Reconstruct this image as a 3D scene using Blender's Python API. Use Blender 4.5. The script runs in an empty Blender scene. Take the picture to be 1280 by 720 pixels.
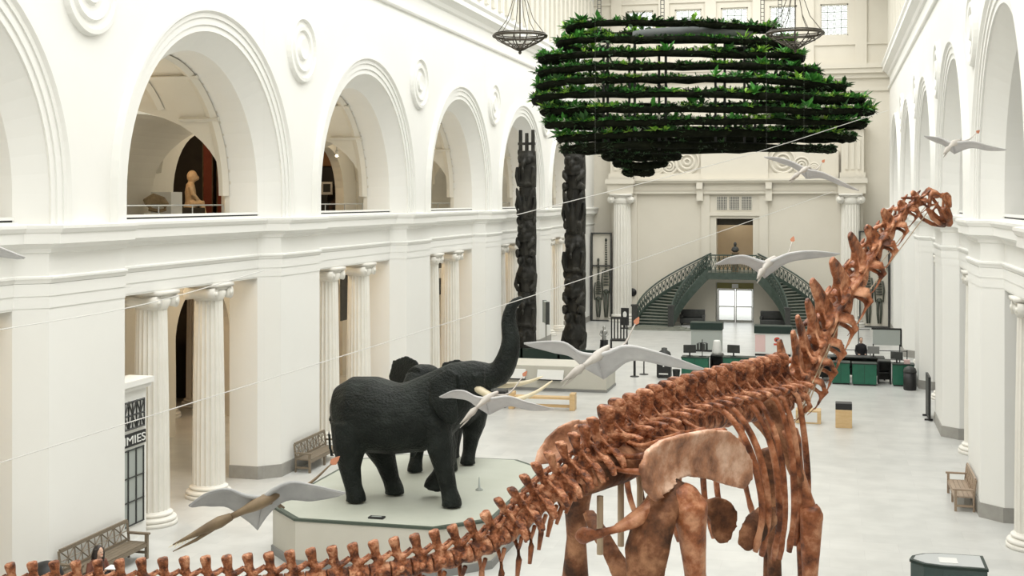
import bpy, bmesh, math, random
from mathutils import Vector, Matrix
PI = math.pi
R = math.radians
random.seed(7)
scn = bpy.context.scene
COL = scn.collection

# ------------------------------------------------------------------ camera, world, lights, exposure
EYE, FPX, YAW, HOR = 7.8, 1585.0, math.atan(397 / 1585), 250.0
cd = bpy.data.cameras.new('camera')
cam = bpy.data.objects.new('camera', cd)
COL.objects.link(cam)
cam.location = (0, 0, EYE)
cam.rotation_euler = (PI / 2, 0, YAW)
cd.sensor_width = 36
cd.lens = 36 * FPX / 1280
cd.shift_y = -(360 - HOR) / 1280
cd.clip_end = 400
scn.camera = cam

w = bpy.data.worlds.new('sky')
scn.world = w
w.use_nodes = True
w.node_tree.nodes['Background'].inputs[0].default_value = (1.0, 0.99, 0.96, 1)
w.node_tree.nodes['Background'].inputs[1].default_value = 3.2

vs = scn.view_settings
vs.view_transform = 'Standard'
vs.look = 'None'
vs.gamma = 1
vs.use_curve_mapping = False
vs.exposure = -0.86


def area_light(name, loc, rot, sx, sy, power, color):
    l = bpy.data.lights.new(name, 'AREA')
    l.shape = 'RECTANGLE'
    l.size, l.size_y, l.energy, l.color = sx, sy, power, color
    l.spread = R(164)      # narrowed so less light grazes the upper walls
    o = bpy.data.objects.new(name, l)
    o.location, o.rotation_euler = loc, rot
    COL.objects.link(o)
    return o


# daylight coming through the long skylight in the ceiling
area_light('skylight_daylight', (-5.7, 38.5, 22.6), (0, 0, 0), 14, 84, 21000, (1.0, 1.0, 0.985))
# ------------------------------------------------------------------ helpers
CY, SY = math.cos(YAW), math.sin(YAW)


def at(px, py, d):
    """world point seen at pixel (px,py) at distance d along the lens axis"""
    xc = (px - 640) * d / FPX
    return Vector((xc * CY - d * SY, xc * SY + d * CY, EYE - (py - HOR) * d / FPX))


def V(*a):
    return Vector(a)


class MB:
    def __init__(s):
        s.v, s.f = [], []

    def add(s, vs_, fs):
        n = len(s.v)
        s.v += [tuple(p) for p in vs_]
        s.f += [tuple(i + n for i in f) for f in fs]
        return s

    def box(s, x0, x1, y0, y1, z0, z1):
        return s.add([(x0, y0, z0), (x1, y0, z0), (x1, y1, z0), (x0, y1, z0), (x0, y0, z1), (x1, y0, z1), (x1, y1, z1), (x0, y1, z1)],
                     [(0, 3, 2, 1), (4, 5, 6, 7), (0, 1, 5, 4), (1, 2, 6, 5), (2, 3, 7, 6), (3, 0, 4, 7)])

    def loft(s, pts, rad, up=(0, 0, 1), n=10, close=False, power=1.0):
        pts = [Vector(p) for p in pts]
        N = len(pts)
        rad = [(r, r) if isinstance(r, (int, float)) else r for r in rad]
        if len(rad) == 1:
            rad = rad * N
        up = Vector(up)
        vs_, fs = [], []
        for i, p in enumerate(pts):
            if close:
                t = pts[(i + 1) % N] - pts[i - 1]
            else:
                t = pts[min(i + 1, N - 1)] - pts[max(i - 1, 0)]
            t.normalize()
            sd = t.cross(up)
            if sd.length < 1e-4:
                sd = t.cross(Vector((1, 0, 0)) if abs(t.x) < .9 else Vector((0, 1, 0)))
            sd.normalize()
            u2 = sd.cross(t)
            for k in range(n):
                a = 2 * PI * k / n
                c, q = math.cos(a), math.sin(a)
                if power != 1:
                    c = math.copysign(abs(c) ** power, c)
                    q = math.copysign(abs(q) ** power, q)
                vs_.append(p + sd * (rad[i][0] * c) + u2 * (rad[i][1] * q))
        for i in range(N if close else N - 1):
            j = (i + 1) % N
            for k in range(n):
                m = (k + 1) % n
                fs.append((i * n + k, i * n + m, j * n + m, j * n + k))
        if not close:
            fs.append(tuple(range(n - 1, -1, -1)))
            fs.append(tuple((N - 1) * n + k for k in range(n)))
        return s.add(vs_, fs)

    def tube(s, pts, r, n=6):
        return s.loft(pts, [r] * len(pts), n=n)

    def lathe(s, prof, c=(0, 0, 0), n=20):
        vs_, fs = [], []
        for r, z in prof:
            for k in range(n):
                a = 2 * PI * k / n
                vs_.append((c[0] + r * math.cos(a), c[1] + r * math.sin(a), c[2] + z))
        for i in range(len(prof) - 1):
            for k in range(n):
                m = (k + 1) % n
                fs.append((i * n + k, i * n + m, (i + 1) * n + m, (i + 1) * n + k))
        fs.append(tuple(range(n - 1, -1, -1)))
        fs.append(tuple((len(prof) - 1) * n + k for k in range(n)))
        return s.add(vs_, fs)

    def ell(s, c, r, n=12, m=7):
        prof = [(max(1e-3, math.sin(PI * i / m)), -math.cos(PI * i / m)) for i in range(m + 1)]
        t = MB().lathe(prof, n=n)
        return s.add([(c[0] + p[0] * r[0], c[1] + p[1] * r[1], c[2] + p[2] * r[2]) for p in t.v], t.f)

    def slab(s, outline, off):
        """closed outline (3D points) given thickness along vector off"""
        n = len(outline)
        a = [Vector(p) for p in outline]
        b = [p + Vector(off) for p in a]
        fs = [tuple(range(n)), tuple(range(2 * n - 1, n - 1, -1))]
        fs += [(i, (i + 1) % n, n + (i + 1) % n, n + i) for i in range(n)]
        return s.add(a + b, fs)

    def xf(s, fn):
        s.v = [tuple(fn(*p)) for p in s.v]
        return s

    def mesh(s, name, smooth=False):
        me = bpy.data.meshes.new(name)
        me.from_pydata(s.v, [], s.f)
        bm = bmesh.new()
        bm.from_mesh(me)
        bmesh.ops.recalc_face_normals(bm, faces=bm.faces)
        bm.to_mesh(me)
        bm.free()
        if smooth:
            for p in me.polygons:
                p.use_smooth = True
        return me

    def build(s, name, m, parent=None, smooth=False, bevel=0):
        o = link(name, s.mesh(name, smooth), m, parent)
        if bevel:
            b = o.modifiers.new('bevel', 'BEVEL')
            b.width, b.segments, b.limit_method = bevel, 2, 'ANGLE'
        return o

    def blend(s, name, voxel, it=2, fac=.5):
        me = s.mesh(name)
        o = bpy.data.objects.new('tmp', me)
        COL.objects.link(o)
        m = o.modifiers.new('r', 'REMESH')
        m.mode, m.voxel_size = 'VOXEL', voxel
        m = o.modifiers.new('s', 'SMOOTH')
        m.factor, m.iterations = fac, it
        dg = bpy.context.evaluated_depsgraph_get()
        new = bpy.data.meshes.new_from_object(o.evaluated_get(dg))
        new.name = name
        bpy.data.objects.remove(o)
        bpy.data.meshes.remove(me)
        for p in new.polygons:
            p.use_smooth = True
        return new


def link(name, me, m, parent=None):
    o = bpy.data.objects.new(name, me)
    COL.objects.link(o)
    if m and not me.materials:
        me.materials.append(M[m])
    if parent:
        o.parent = parent
    return o


def copy_to(o, parent, loc=None, rot=None):
    c = o.copy()
    COL.objects.link(c)
    c.parent = parent
    if loc is not None:
        c.location = loc
    if rot is not None:
        c.rotation_euler = rot
    return c


def copy_tree(o, parent=None):
    c = o.copy()
    COL.objects.link(c)
    c.parent = parent
    for ch in list(o.children):
        copy_tree(ch, c)
    return c


def root(name, loc=(0, 0, 0), rz=0, parent=None):
    o = bpy.data.objects.new(name, None)
    COL.objects.link(o)
    o.location = loc
    o.rotation_euler = (0, 0, rz)
    o.empty_display_size = .2
    o.parent = parent
    return o


def tag(o, label, cat, group=None):
    o['label'], o['category'] = label, cat
    if group:
        o['group'] = group
    return o


def struct(o):
    o['kind'] = 'structure'
    return o


def spline(pts, n):
    """n samples, evenly spaced along a Catmull-Rom curve through pts (any dimension)"""
    P = [Vector(p) for p in pts]
    P = [P[0] * 2 - P[1]] + P + [P[-1] * 2 - P[-2]]
    d = []
    for i in range(1, len(P) - 2):
        for k in range(24):
            t = k / 24
            d.append(.5 * ((2 * P[i]) + (P[i + 1] - P[i - 1]) * t + (2 * P[i - 1] - 5 * P[i] + 4 * P[i + 1] - P[i + 2]) * t * t
                           + (3 * P[i] - P[i - 1] - 3 * P[i + 1] + P[i + 2]) * t ** 3))
    d.append(P[-2])
    L = [0]
    for a, b in zip(d, d[1:]):
        L.append(L[-1] + (b - a).length)
    if n is None:
        return d, L
    out, j = [], 0
    for k in range(n):
        q = L[-1] * k / (n - 1)
        while j < len(L) - 2 and L[j + 1] < q:
            j += 1
        f = (q - L[j]) / max(1e-9, L[j + 1] - L[j])
        out.append(d[j].lerp(d[j + 1], min(1, f)))
    return out


# ------------------------------------------------------------------ materials
M = {}


def mat(name, col, rough=.6, metal=0.0, noise=None, bump=0.0, bscale=20.0, spec=.5, coord='Object', stretch=None, emit=None, alpha=None, detail=5, ramp=(.33, .67), vary=False):
    """noise = (scale, colour2 [, colour3]) mixes colours by a noise texture"""
    m = bpy.data.materials.new(name)
    m.use_nodes = True
    nt = m.node_tree
    b = nt.nodes['Principled BSDF']
    b.inputs['Base Color'].default_value = (*col, 1)
    b.inputs['Roughness'].default_value = rough
    b.inputs['Metallic'].default_value = metal
    b.inputs['Specular IOR Level'].default_value = spec
    tc = nt.nodes.new('ShaderNodeTexCoord')
    src = tc.outputs[coord]
    if stretch:
        mp = nt.nodes.new('ShaderNodeMapping')
        mp.inputs['Scale'].default_value = stretch
        nt.links.new(src, mp.inputs[0])
        src = mp.outputs[0]
    if noise:
        n = nt.nodes.new('ShaderNodeTexNoise')
        n.inputs['Scale'].default_value = noise[0]
        n.inputs['Detail'].default_value = detail
        n.inputs['Roughness'].default_value = .62
        if vary:       # every bone gets its own mottling
            n.noise_dimensions = '4D'
            oi = nt.nodes.new('ShaderNodeObjectInfo')
            mu = nt.nodes.new('ShaderNodeMath')
            mu.operation = 'MULTIPLY'
            mu.inputs[1].default_value = 43.0
            nt.links.new(oi.outputs['Random'], mu.inputs[0])
            nt.links.new(mu.outputs[0], n.inputs['W'])
        nt.links.new(src, n.inputs['Vector'])
        r = nt.nodes.new('ShaderNodeValToRGB')
        cs = [col] + list(noise[1:])
        e = r.color_ramp.elements
        e[0].position, e[1].position = ramp
        e[0].color, e[1].color = (*cs[0], 1), (*cs[-1], 1)
        if len(cs) == 3:
            q = e.new((ramp[0] + ramp[1]) / 2)
            q.color = (*cs[1], 1)
        nt.links.new(n.outputs['Fac'], r.inputs[0])
        nt.links.new(r.outputs[0], b.inputs['Base Color'])
    if bump:
        n2 = nt.nodes.new('ShaderNodeTexNoise')
        n2.inputs['Scale'].default_value = bscale
        n2.inputs['Detail'].default_value = 6
        nt.links.new(src, n2.inputs['Vector'])
        bp = nt.nodes.new('ShaderNodeBump')
        bp.inputs['Strength'].default_value = bump
        bp.inputs['Distance'].default_value = .05
        nt.links.new(n2.outputs['Fac'], bp.inputs['Height'])
        nt.links.new(bp.outputs[0], b.inputs['Normal'])
    if emit:
        b.inputs['Emission Color'].default_value = (*emit[0], 1)
        b.inputs['Emission Strength'].default_value = emit[1]
    if alpha is not None:
        b.inputs['Transmission Weight'].default_value = alpha
        b.inputs['IOR'].default_value = 1.02
    M[name] = m
    return m


mat('plaster', (.82, .815, .775), .7, noise=(.35, (.84, .837, .80)), spec=.25)
mat('plaster_back', (.70, .66, .57), .75, noise=(.3, (.74, .70, .61)), spec=.2)
mat('limestone', (.70, .67, .585), .75, noise=(.4, (.75, .72, .64)), spec=.2)
mat('warm_wall', (.62, .54, .42), .8, noise=(.5, (.68, .60, .48)), spec=.2)
mat('base_stone', (.30, .29, .265), .5, noise=(3, (.36, .35, .32)))
mat('column_stone', (.78, .755, .685), .6, noise=(1.2, (.83, .81, .75)), spec=.3)
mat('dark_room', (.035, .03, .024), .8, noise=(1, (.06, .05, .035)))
mat('red_panel', (.23, .045, .025), .7, noise=(2.5, (.33, .08, .04)))
mat('wood_wall', (.25, .12, .04), .6, noise=(1.5, (.33, .17, .06)), stretch=(1, 1, .2))
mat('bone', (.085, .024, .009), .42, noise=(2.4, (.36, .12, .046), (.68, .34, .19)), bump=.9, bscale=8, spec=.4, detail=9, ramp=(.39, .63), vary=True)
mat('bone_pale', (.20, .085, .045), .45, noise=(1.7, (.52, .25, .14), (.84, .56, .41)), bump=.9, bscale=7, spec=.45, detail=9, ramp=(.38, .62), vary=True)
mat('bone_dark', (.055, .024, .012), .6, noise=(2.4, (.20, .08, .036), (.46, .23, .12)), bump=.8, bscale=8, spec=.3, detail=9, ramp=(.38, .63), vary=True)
mat('hide', (.004, .006, .005), .48, noise=(2.2, (.008, .011, .009), (.016, .021, .018)), bump=.9, bscale=20, spec=.22)
mat('ivory', (.72, .62, .42), .35, noise=(3, (.8, .72, .54)))
mat('plinth', (.56, .54, .47), .7, noise=(.8, (.60, .58, .51)))
mat('plinth_top', (.44, .46, .39), .55, noise=(.8, (.49, .51, .44)))
mat('plinth_edge', (.06, .08, .06), .5)
mat('grey_label', (.25, .25, .24), .5)
mat('black', (.012, .012, .012), .5)
mat('charcoal', (.03, .032, .03), .55, noise=(4, (.05, .052, .048)))
mat('stair_iron', (.035, .055, .042), .5, noise=(5, (.06, .085, .07)))
mat('stair_tread', (.19, .20, .17), .5, noise=(4, (.25, .26, .22)))
mat('iron', (.07, .06, .045), .45, metal=.6)
mat('green_laminate', (.008, .11, .062), .35, noise=(2, (.012, .14, .08)))
mat('dark_green', (.006, .022, .016), .45)
mat('white_panel', (.78, .78, .75), .5)
mat('grey_board', (.38, .41, .385), .5)
mat('light_wood', (.62, .42, .20), .45, noise=(3, (.70, .50, .27)), stretch=(1, 6, 6))
mat('bench_wood', (.16, .125, .085), .55, noise=(4, (.23, .185, .13)), stretch=(6, 1, 6))
mat('bench_wood_pale', (.30, .22, .155), .55, noise=(4, (.38, .29, .21)), stretch=(6, 1, 6))
mat('wing', (.50, .49, .49), .55, noise=(2.5, (.62, .61, .60)), spec=.3)
mat('wing_dusky', (.30, .30, .30), .5, noise=(2.2, (.44, .43, .42)), spec=.4)
mat('wing_body', (.42, .38, .34), .6, noise=(5, (.62, .58, .53)))
mat('brown_hide', (.13, .085, .045), .6, noise=(4, (.24, .17, .095)))
mat('vane', (.45, .17, .085), .6)
mat('cable', (.62, .61, .58), .4)
mat('rod', (.55, .42, .28), .45)
mat('totem', (.010, .010, .008), .5, noise=(2.2, (.022, .021, .017), (.045, .042, .034)), bump=.4, bscale=9, spec=.25)
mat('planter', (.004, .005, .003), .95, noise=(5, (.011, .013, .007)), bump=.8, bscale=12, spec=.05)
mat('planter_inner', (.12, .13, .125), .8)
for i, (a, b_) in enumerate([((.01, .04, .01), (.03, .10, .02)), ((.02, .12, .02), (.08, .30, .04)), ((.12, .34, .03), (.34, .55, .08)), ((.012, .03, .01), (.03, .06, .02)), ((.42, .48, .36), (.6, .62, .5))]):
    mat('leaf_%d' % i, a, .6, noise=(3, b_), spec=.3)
mat('figure_bronze', (.03, .036, .026), .5, noise=(6, (.08, .09, .065)), bump=.4, bscale=20)
mat('glass_case', (.02, .05, .045), .08, spec=.8)
mat('glass', (.92, .96, .95), .02, alpha=1.0)
mat('skin', (.62, .40, .29), .55)
mat('hair', (.02, .013, .01), .5)
mat('jacket', (.13, .045, .028), .7, noise=(8, (.19, .07, .045)))
mat('black_cloth', (.015, .015, .017), .8)
mat('paper', (.82, .82, .80), .6)
mat('statue_gold', (.62, .42, .23), .5, noise=(5, (.75, .57, .36)), bump=.4, bscale=14)
mat('skull_brown', (.20, .14, .075), .6, noise=(5, (.34, .26, .15)))
mat('steel', (.42, .42, .40), .35, metal=.8)
mat('bulb', (1, .9, .7), .4, emit=((1, .8, .5), 60))
mat('screen', (.50, .52, .52), .3)
mat('poster_dark', (.02, .026, .022), .5, noise=(2.4, (.05, .05, .045), (.20, .11, .07)))
mat('sign_red', (.55, .08, .05), .5)
mat('sign_pink', (.72, .52, .50), .6)
mat('transom', (.22, .20, .06), .5)
mat('pale_wall', (.82, .82, .79), .6)

# polished stone floor: large slabs, faint joints
m = mat('floor_stone', (.56, .56, .53), .28, spec=.45)
nt = m.node_tree
b = nt.nodes['Principled BSDF']
tc = nt.nodes.new('ShaderNodeTexCoord')
br = nt.nodes.new('ShaderNodeTexBrick')
br.inputs['Color1'].default_value = (0.620, 0.620, 0.595, 1)
br.inputs['Color2'].default_value = (0.521, 0.527, 0.508, 1)
br.inputs['Mortar'].default_value = (0.496, 0.496, 0.477, 1)
br.inputs['Scale'].default_value = 1
br.inputs['Mortar Size'].default_value = .008
br.inputs['Brick Width'].default_value = 1.5
br.inputs['Row Height'].default_value = .75
nz = nt.nodes.new('ShaderNodeTexNoise')
nz.inputs['Scale'].default_value = 1.3
nz.inputs['Detail'].default_value = 7
mx = nt.nodes.new('ShaderNodeMix')
mx.data_type = 'RGBA'
mx.inputs['Factor'].default_value = .45
rp = nt.nodes.new('ShaderNodeValToRGB')
rp.color_ramp.elements[0].color = (0.521, 0.521, 0.496, 1)
rp.color_ramp.elements[1].color = (0.694, 0.694, 0.663, 1)
rp.color_ramp.elements[0].position, rp.color_ramp.elements[1].position = .35, .65
nt.links.new(tc.outputs['Object'], br.inputs['Vector'])
nt.links.new(tc.outputs['Object'], nz.inputs['Vector'])
nt.links.new(nz.outputs['Fac'], rp.inputs[0])
nt.links.new(br.outputs['Color'], mx.inputs[6])
nt.links.new(rp.outputs[0], mx.inputs[7])
nt.links.new(mx.outputs[2], b.inputs['Base Color'])

# ------------------------------------------------------------------ the hall
XL, XR, YB, YF, ZT = -15.0, 3.6, 82.0, -6.0, 23.0
XC = (XL + XR) / 2
BAY0, PITCH, HW = 29.0, 10.95, 4.08
BAYS = [BAY0 + PITCH * k for k in range(-2, 5)]
SPR = 7.92
HWI, SPL = 3.62, .5       # inner half width behind the splayed reveal, depth of the splay

struct(MB().box(XL - 14, XR + 12, YF, YB + 12, -.3, 0).build('floor', 'floor_stone'))
ceil = MB()
ceil.box(XL - 1, XL + 2.2, YF, YB, ZT, ZT + .5).box(XR - 2.2, XR + 1, YF, YB, ZT, ZT + .5)
for k in range(9):
    y = YF + (YB - YF) * k / 8
    ceil.box(XL + 2.2, XR - 2.2, y - .4, y + .4, ZT, ZT + .5)
co = struct(ceil.build('ceiling', 'plaster'))
MB().box(XL + 2.2, XR - 2.2, YF, YB, ZT + .3, ZT + .35).build('skylight_glazing', 'white_panel', co)


def arch_panel(mb, mp, t0, t1, z0, z1, tc, r, spr, w0, w1, n=28):
    """wall slab between depths w0,w1 with a round-headed opening standing on z0"""
    arc = [(tc - r * math.cos(PI * i / n), spr + r * math.sin(PI * i / n)) for i in range(n + 1)]

    def quad(a, b_, c, d):
        mb.add([mp(*a), mp(*b_), mp(*c), mp(*d)], [(0, 1, 2, 3)])
    for wd in (w0, w1):
        if t0 < tc - r:
            quad((t0, z0, wd), (tc - r, z0, wd), (tc - r, z1, wd), (t0, z1, wd))
        if t1 > tc + r:
            quad((tc + r, z0, wd), (t1, z0, wd), (t1, z1, wd), (tc + r, z1, wd))
        for a, c in zip(arc, arc[1:]):
            quad((*a, wd), (*c, wd), (c[0], z1, wd), (a[0], z1, wd))
    pr = [(tc - r, z0)] + arc + [(tc + r, z0)]
    for a, c in zip(pr, pr[1:]):
        quad((*a, w0), (*c, w0), (*c, w1), (*a, w1))
    quad((t0, z1, w0), (t1, z1, w0), (t1, z1, w1), (t0, z1, w1))


def ring_moulding(mb, mp, tc, spr, zlow, prof, n=40):
    """sweep a (radius, depth) profile round an arch with straight legs down to zlow"""
    rows = [[(tc - r, zlow, d) for r, d in prof]]
    for i in range(n + 1):
        a = PI * i / n
        rows.append([(tc - r * math.cos(a), spr + r * math.sin(a), d) for r, d in prof])
    rows.append([(tc + r, zlow, d) for r, d in prof])
    k = len(prof)
    mb.add([mp(*p) for row in rows for p in row],
           [(i * k + j, i * k + j + 1, (i + 1) * k + j + 1, (i + 1) * k + j) for i in range(len(rows) - 1) for j in range(k - 1)])


def bay_path(k0, k1, infill=True):
    """plan line of the wall face (depth, t): pier faces, splays and recessed infill"""
    out = [(0, YF)]
    for y in BAYS:
        out += [(0, y - HW), (SPL, y - HWI), (SPL, y + HWI), (0, y + HW)]
    out.append((0, YB))
    return out


def run_moulding(mb, mp, path, prof):
    rows = []
    for d, t in path:
        rows.append([mp(t, z, d - o) for o, z in prof])
    k = len(prof)
    mb.add([p for row in rows for p in row],
           [(i * k + j, i * k + j + 1, (i + 1) * k + j + 1, (i + 1) * k + j) for i in range(len(rows) - 1) for j in range(k - 1)])


# one fluted ionic column, height 1 = h
def fluted(h, r0, r1, flutes=20):
    mb = MB()
    n = flutes * 4
    rows = 7
    vs_, fs = [], []
    for i in range(rows):
        f = i / (rows - 1)
        r = r0 + (r1 - r0) * f ** 1.6
        for k in range(n):
            a = 2 * PI * k / n
            q = (1, .93, .905, .93)[k % 4]
            vs_.append((r * q * math.cos(a), r * q * math.sin(a), h * f))
    for i in range(rows - 1):
        for k in range(n):
            fs.append((i * n + k, i * n + (k + 1) % n, (i + 1) * n + (k + 1) % n, (i + 1) * n + k))
    fs.append(tuple(range(n - 1, -1, -1)))
    fs.append(tuple((rows - 1) * n + k for k in range(n)))
    return mb.add(vs_, fs)


def volute_capital(r, h):
    mb = MB()
    mb.lathe([(r * .98, 0), (r * 1.05, h * .12), (r * 1.2, h * .45), (r * 1.12, h * .6)], n=24)
    for sx in (-1, 1):           # scroll rolls run front to back
        mb.loft([(sx * r * 1.12, -r * 1.12, h * .42), (sx * r * 1.12, -r * .6, h * .42), (sx * r * 1.1, 0, h * .42), (sx * r * 1.12, r * .6, h * .42), (sx * r * 1.12, r * 1.12, h * .42)],
                [(r * .44, r * .44), (r * .36, r * .36), (r * .28, r * .28), (r * .36, r * .36), (r * .44, r * .44)], n=14)
        for sy in (-1, 1):
            mb.loft([(sx * r * 1.12, sy * r * 1.1, h * .42), (sx * r * 1.12, sy * r * 1.22, h * .42)], [r * .2, r * .12], n=10)
    mb.box(-r * 1.1, r * 1.1, -r * 1.08, r * 1.08, h * .62, h * .8)
    mb.box(-r * 1.28, r * 1.28, -r * 1.28, r * 1.28, h * .8, h)
    return mb


def column_base(r, h):
    p = [(r * 1.42, 0), (r * 1.42, h * .28), (r * 1.36, h * .3)]
    for i in range(9):
        a = -PI / 2 + PI * i / 8
        p.append((r * 1.24 + r * .14 * math.cos(a), h * .46 + h * .16 * math.sin(a)))
    p.append((r * 1.12, h * .68))
    for i in range(9):
        a = -PI / 2 + PI * i / 8
        p.append((r * 1.08 + r * .1 * math.cos(a), h * .82 + h * .12 * math.sin(a)))
    p += [(r * 1.02, h), (r, h * 1.06)]
    return MB().lathe(p, n=32)


COLH = 5.62
CR = .43
me_shaft = fluted(COLH - .33 - .45, CR, CR * .86).mesh('column', False)
me_cbase = column_base(CR, .33).mesh('base', True)
me_cap = volute_capital(CR * .88, .45).mesh('capital', True)
for q in (me_shaft, me_cbase, me_cap):
    q.materials.append(M['column_stone'])


def add_column(parent, x, y, rz=0, sc=1):
    s = link('column', me_shaft, None, parent)
    s.location = (x, y, .33 * sc)
    s.rotation_euler = (0, 0, rz)
    s.scale = (sc, sc, sc)
    c = link('base', me_cbase, None, s)
    c.location = (0, 0, -.33)
    c = link('capital', me_cap, None, s)
    c.location = (0, 0, COLH - .33 - .45)
    return s


def build_side(name, sg, X0):
    W = struct(root(name))

    def mp(t, z, d):
        return (X0 + sg * d, t, z)
    # piers
    edges = [YF] + [e for y in BAYS for e in (y - HW, y + HW)] + [YB]
    for i in range(0, len(edges), 2):
        a, c = edges[i], edges[i + 1]
        A = a if a == YF else a - (HW - HWI)
        C = c if c == YB else c + (HW - HWI)
        mb = MB()
        pl = [(0, a), (0, c), (SPL, C), (1.35, C), (1.35, A), (SPL, A)]
        mb.slab([mp(t, 0, d) for d, t in pl], (0, 0, SPR))
        p = mb.build('pier', 'plaster', W)
        mb = MB()
        o = .035
        pl = [(-o, a - o * .3), (-o, c + o * .3), (SPL - o, C + o), (1.35, C + o), (1.35, A - o), (SPL - o, A - o)]
        mb.slab([mp(t, 0, d) for d, t in pl], (0, 0, .36))
        mb.build('plinth_course', 'base_stone', p)
    # arcade wall above the springing
    mb = MB()
    n = 32
    for y in BAYS:
        a0 = [(y - HW * math.cos(PI * i / n), SPR + HW * math.sin(PI * i / n)) for i in range(n + 1)]
        a1 = [(y - HWI * math.cos(PI * i / n), SPR + HWI * math.sin(PI * i / n)) for i in range(n + 1)]
        for i in range(n):
            mb.add([mp(*a0[i], 0), mp(*a0[i + 1], 0), mp(a0[i + 1][0], 14.6, 0), mp(a0[i][0], 14.6, 0)], [(0, 1, 2, 3)])
            mb.add([mp(*a0[i], 0), mp(*a0[i + 1], 0), mp(*a1[i + 1], SPL), mp(*a1[i], SPL)], [(0, 1, 2, 3)])
            mb.add([mp(*a1[i], SPL), mp(*a1[i + 1], SPL), mp(*a1[i + 1], 1.35), mp(*a1[i], 1.35)], [(0, 1, 2, 3)])
            mb.add([mp(*a1[i], 1.35), mp(*a1[i + 1], 1.35), mp(a1[i + 1][0], 14.6, 1.35), mp(a1[i][0], 14.6, 1.35)], [(0, 1, 2, 3)])
    for i in range(0, len(edges), 2):
        mb.add([mp(edges[i], SPR, 0), mp(edges[i + 1], SPR, 0), mp(edges[i + 1], 14.6, 0), mp(edges[i], 14.6, 0)], [(0, 1, 2, 3)])
    mb.box(min(X0, X0 + sg * 1.35), max(X0, X0 + sg * 1.35), YF, YB, 14.6, ZT)
    mb.build('arcade_wall', 'plaster', W)
    # archivolts with three fillets
    for y in BAYS:
        mb = MB()
        ring_moulding(mb, mp, y, SPR, 7.3, [(HW, 0), (HW, -.05), (HW + .16, -.05), (HW + .16, -.085), (HW + .34, -.085), (HW + .34, -.12), (HW + .44, -.12), (HW + .5, -.19), (HW + .58, -.19), (HW + .6, 0)])
        mb.build('archivolt', 'plaster', W)
    # roundels on the piers
    mb = MB()
    prof = [(.02, -.10), (.30, -.13), (.36, -.05), (.50, -.04), (.54, -.11), (.66, -.12), (.70, -.05), (.82, -.05), (.86, -.13), (.96, -.12), (1.0, 0)]
    vs_, fs = [], []
    for r, d in prof:
        for k in range(36):
            a = 2 * PI * k / 36
            vs_.append((sg * d, r * math.cos(a), r * math.sin(a)))
    for i in range(len(prof) - 1):
        for k in range(36):
            fs.append((i * 36 + k, i * 36 + (k + 1) % 36, (i + 1) * 36 + (k + 1) % 36, (i + 1) * 36 + k))
    fs.append(tuple(range(36)))
    me = mb.add(vs_, fs).mesh('roundel', False)
    me.materials.append(M['plaster'])
    for y0, y1 in zip(BAYS, BAYS[1:]):
        o = link('roundel', me, None, W)
        o.location = (X0, (y0 + y1) / 2, 12.22)
    # entablature: frieze wall in the bays, continuous mouldings
    for y in BAYS:
        MB().box(*sorted((X0 + sg * SPL, X0 + sg * 1.3)), y - HWI, y + HWI, COLH, 7.3).build('lintel', 'plaster', W)
    path = bay_path(0, 0)
    mb = MB()
    run_moulding(mb, mp, path, [(0, 6.74), (.05, 6.76), (.06, 6.84), (.17, 6.92), (.26, 6.94), (.26, 7.14), (.29, 7.16), (.33, 7.24), (.33, 7.3), (0, 7.32)])
    mb.build('cornice', 'plaster', W)
    mb = MB()
    run_moulding(mb, mp, path, [(0, 6.14), (.03, 6.15), (.06, 6.21), (.085, 6.24), (.085, 6.28), (0, 6.3)])
    run_moulding(mb, mp, path, [(0, 5.9), (.03, 5.9), (.03, 6.14), (0, 6.14)])
    run_moulding(mb, mp, path, [(0, 5.66), (.015, 5.66), (.015, 5.9), (0, 5.9)])
    mb.build('architrave', 'plaster', W)
    top = [(0, YF), (0, YB)]
    mb = MB()
    run_moulding(mb, mp, top, [(0, 14.64), (.08, 14.66), (.11, 14.72), (.11, 14.8), (0, 14.84)])
    mb.build('string_course', 'plaster', W)
    mb = MB()
    run_moulding(mb, mp, top, [(0, 15.4), (.1, 15.45), (.16, 15.6), (.34, 15.75), (.42, 15.78), (.42, 15.98), (.5, 16.1), (.5, 16.2), (0, 16.3)])
    mb.build('upper_cornice', 'plaster', W)
    mb = MB()
    k = 0
    while YF + 1 + k * 1.22 < YB - 1:
        t = YF + 1 + k * 1.22
        mb.add([mp(*p) for p in [(t, 16.6, -.14), (t + .5, 16.6, -.14), (t + .5, 20.6, -.14), (t, 20.6, -.14), (t, 16.6, .02), (t + .5, 16.6, .02), (t + .5, 20.6, .02), (t, 20.6, .02)]],
               [(0, 1, 2, 3), (0, 1, 5, 4), (1, 2, 6, 5), (2, 3, 7, 6), (3, 0, 4, 7)])
        k += 1
    mb.build('clerestory_pilasters', 'limestone', W)
    # sill board and guard rail of each gallery opening
    for y in BAYS[1:]:
        mb = MB()
        mb.box(*sorted((X0 + sg * .42, X0 + sg * 1.2)), y - HWI - .06, y + HWI + .06, 7.3, 7.36)
        mb.box(*sorted((X0 + sg * .46, X0 + sg * .62)), y - HWI, y + HWI, 7.40, 7.46)
        r_ = mb.build('sill', 'plaster', W)
        mb = MB()
        mb.box(*sorted((X0 + sg * .50, X0 + sg * .58)), y - HWI, y + HWI, 7.36, 7.40)
        mb.build('sill_gap', 'black', r_)
        mb = MB()
        mb.tube([mp(y - HWI + .1, 7.66, 1.5), mp(y + HWI - .1, 7.66, 1.5)], .022)
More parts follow.
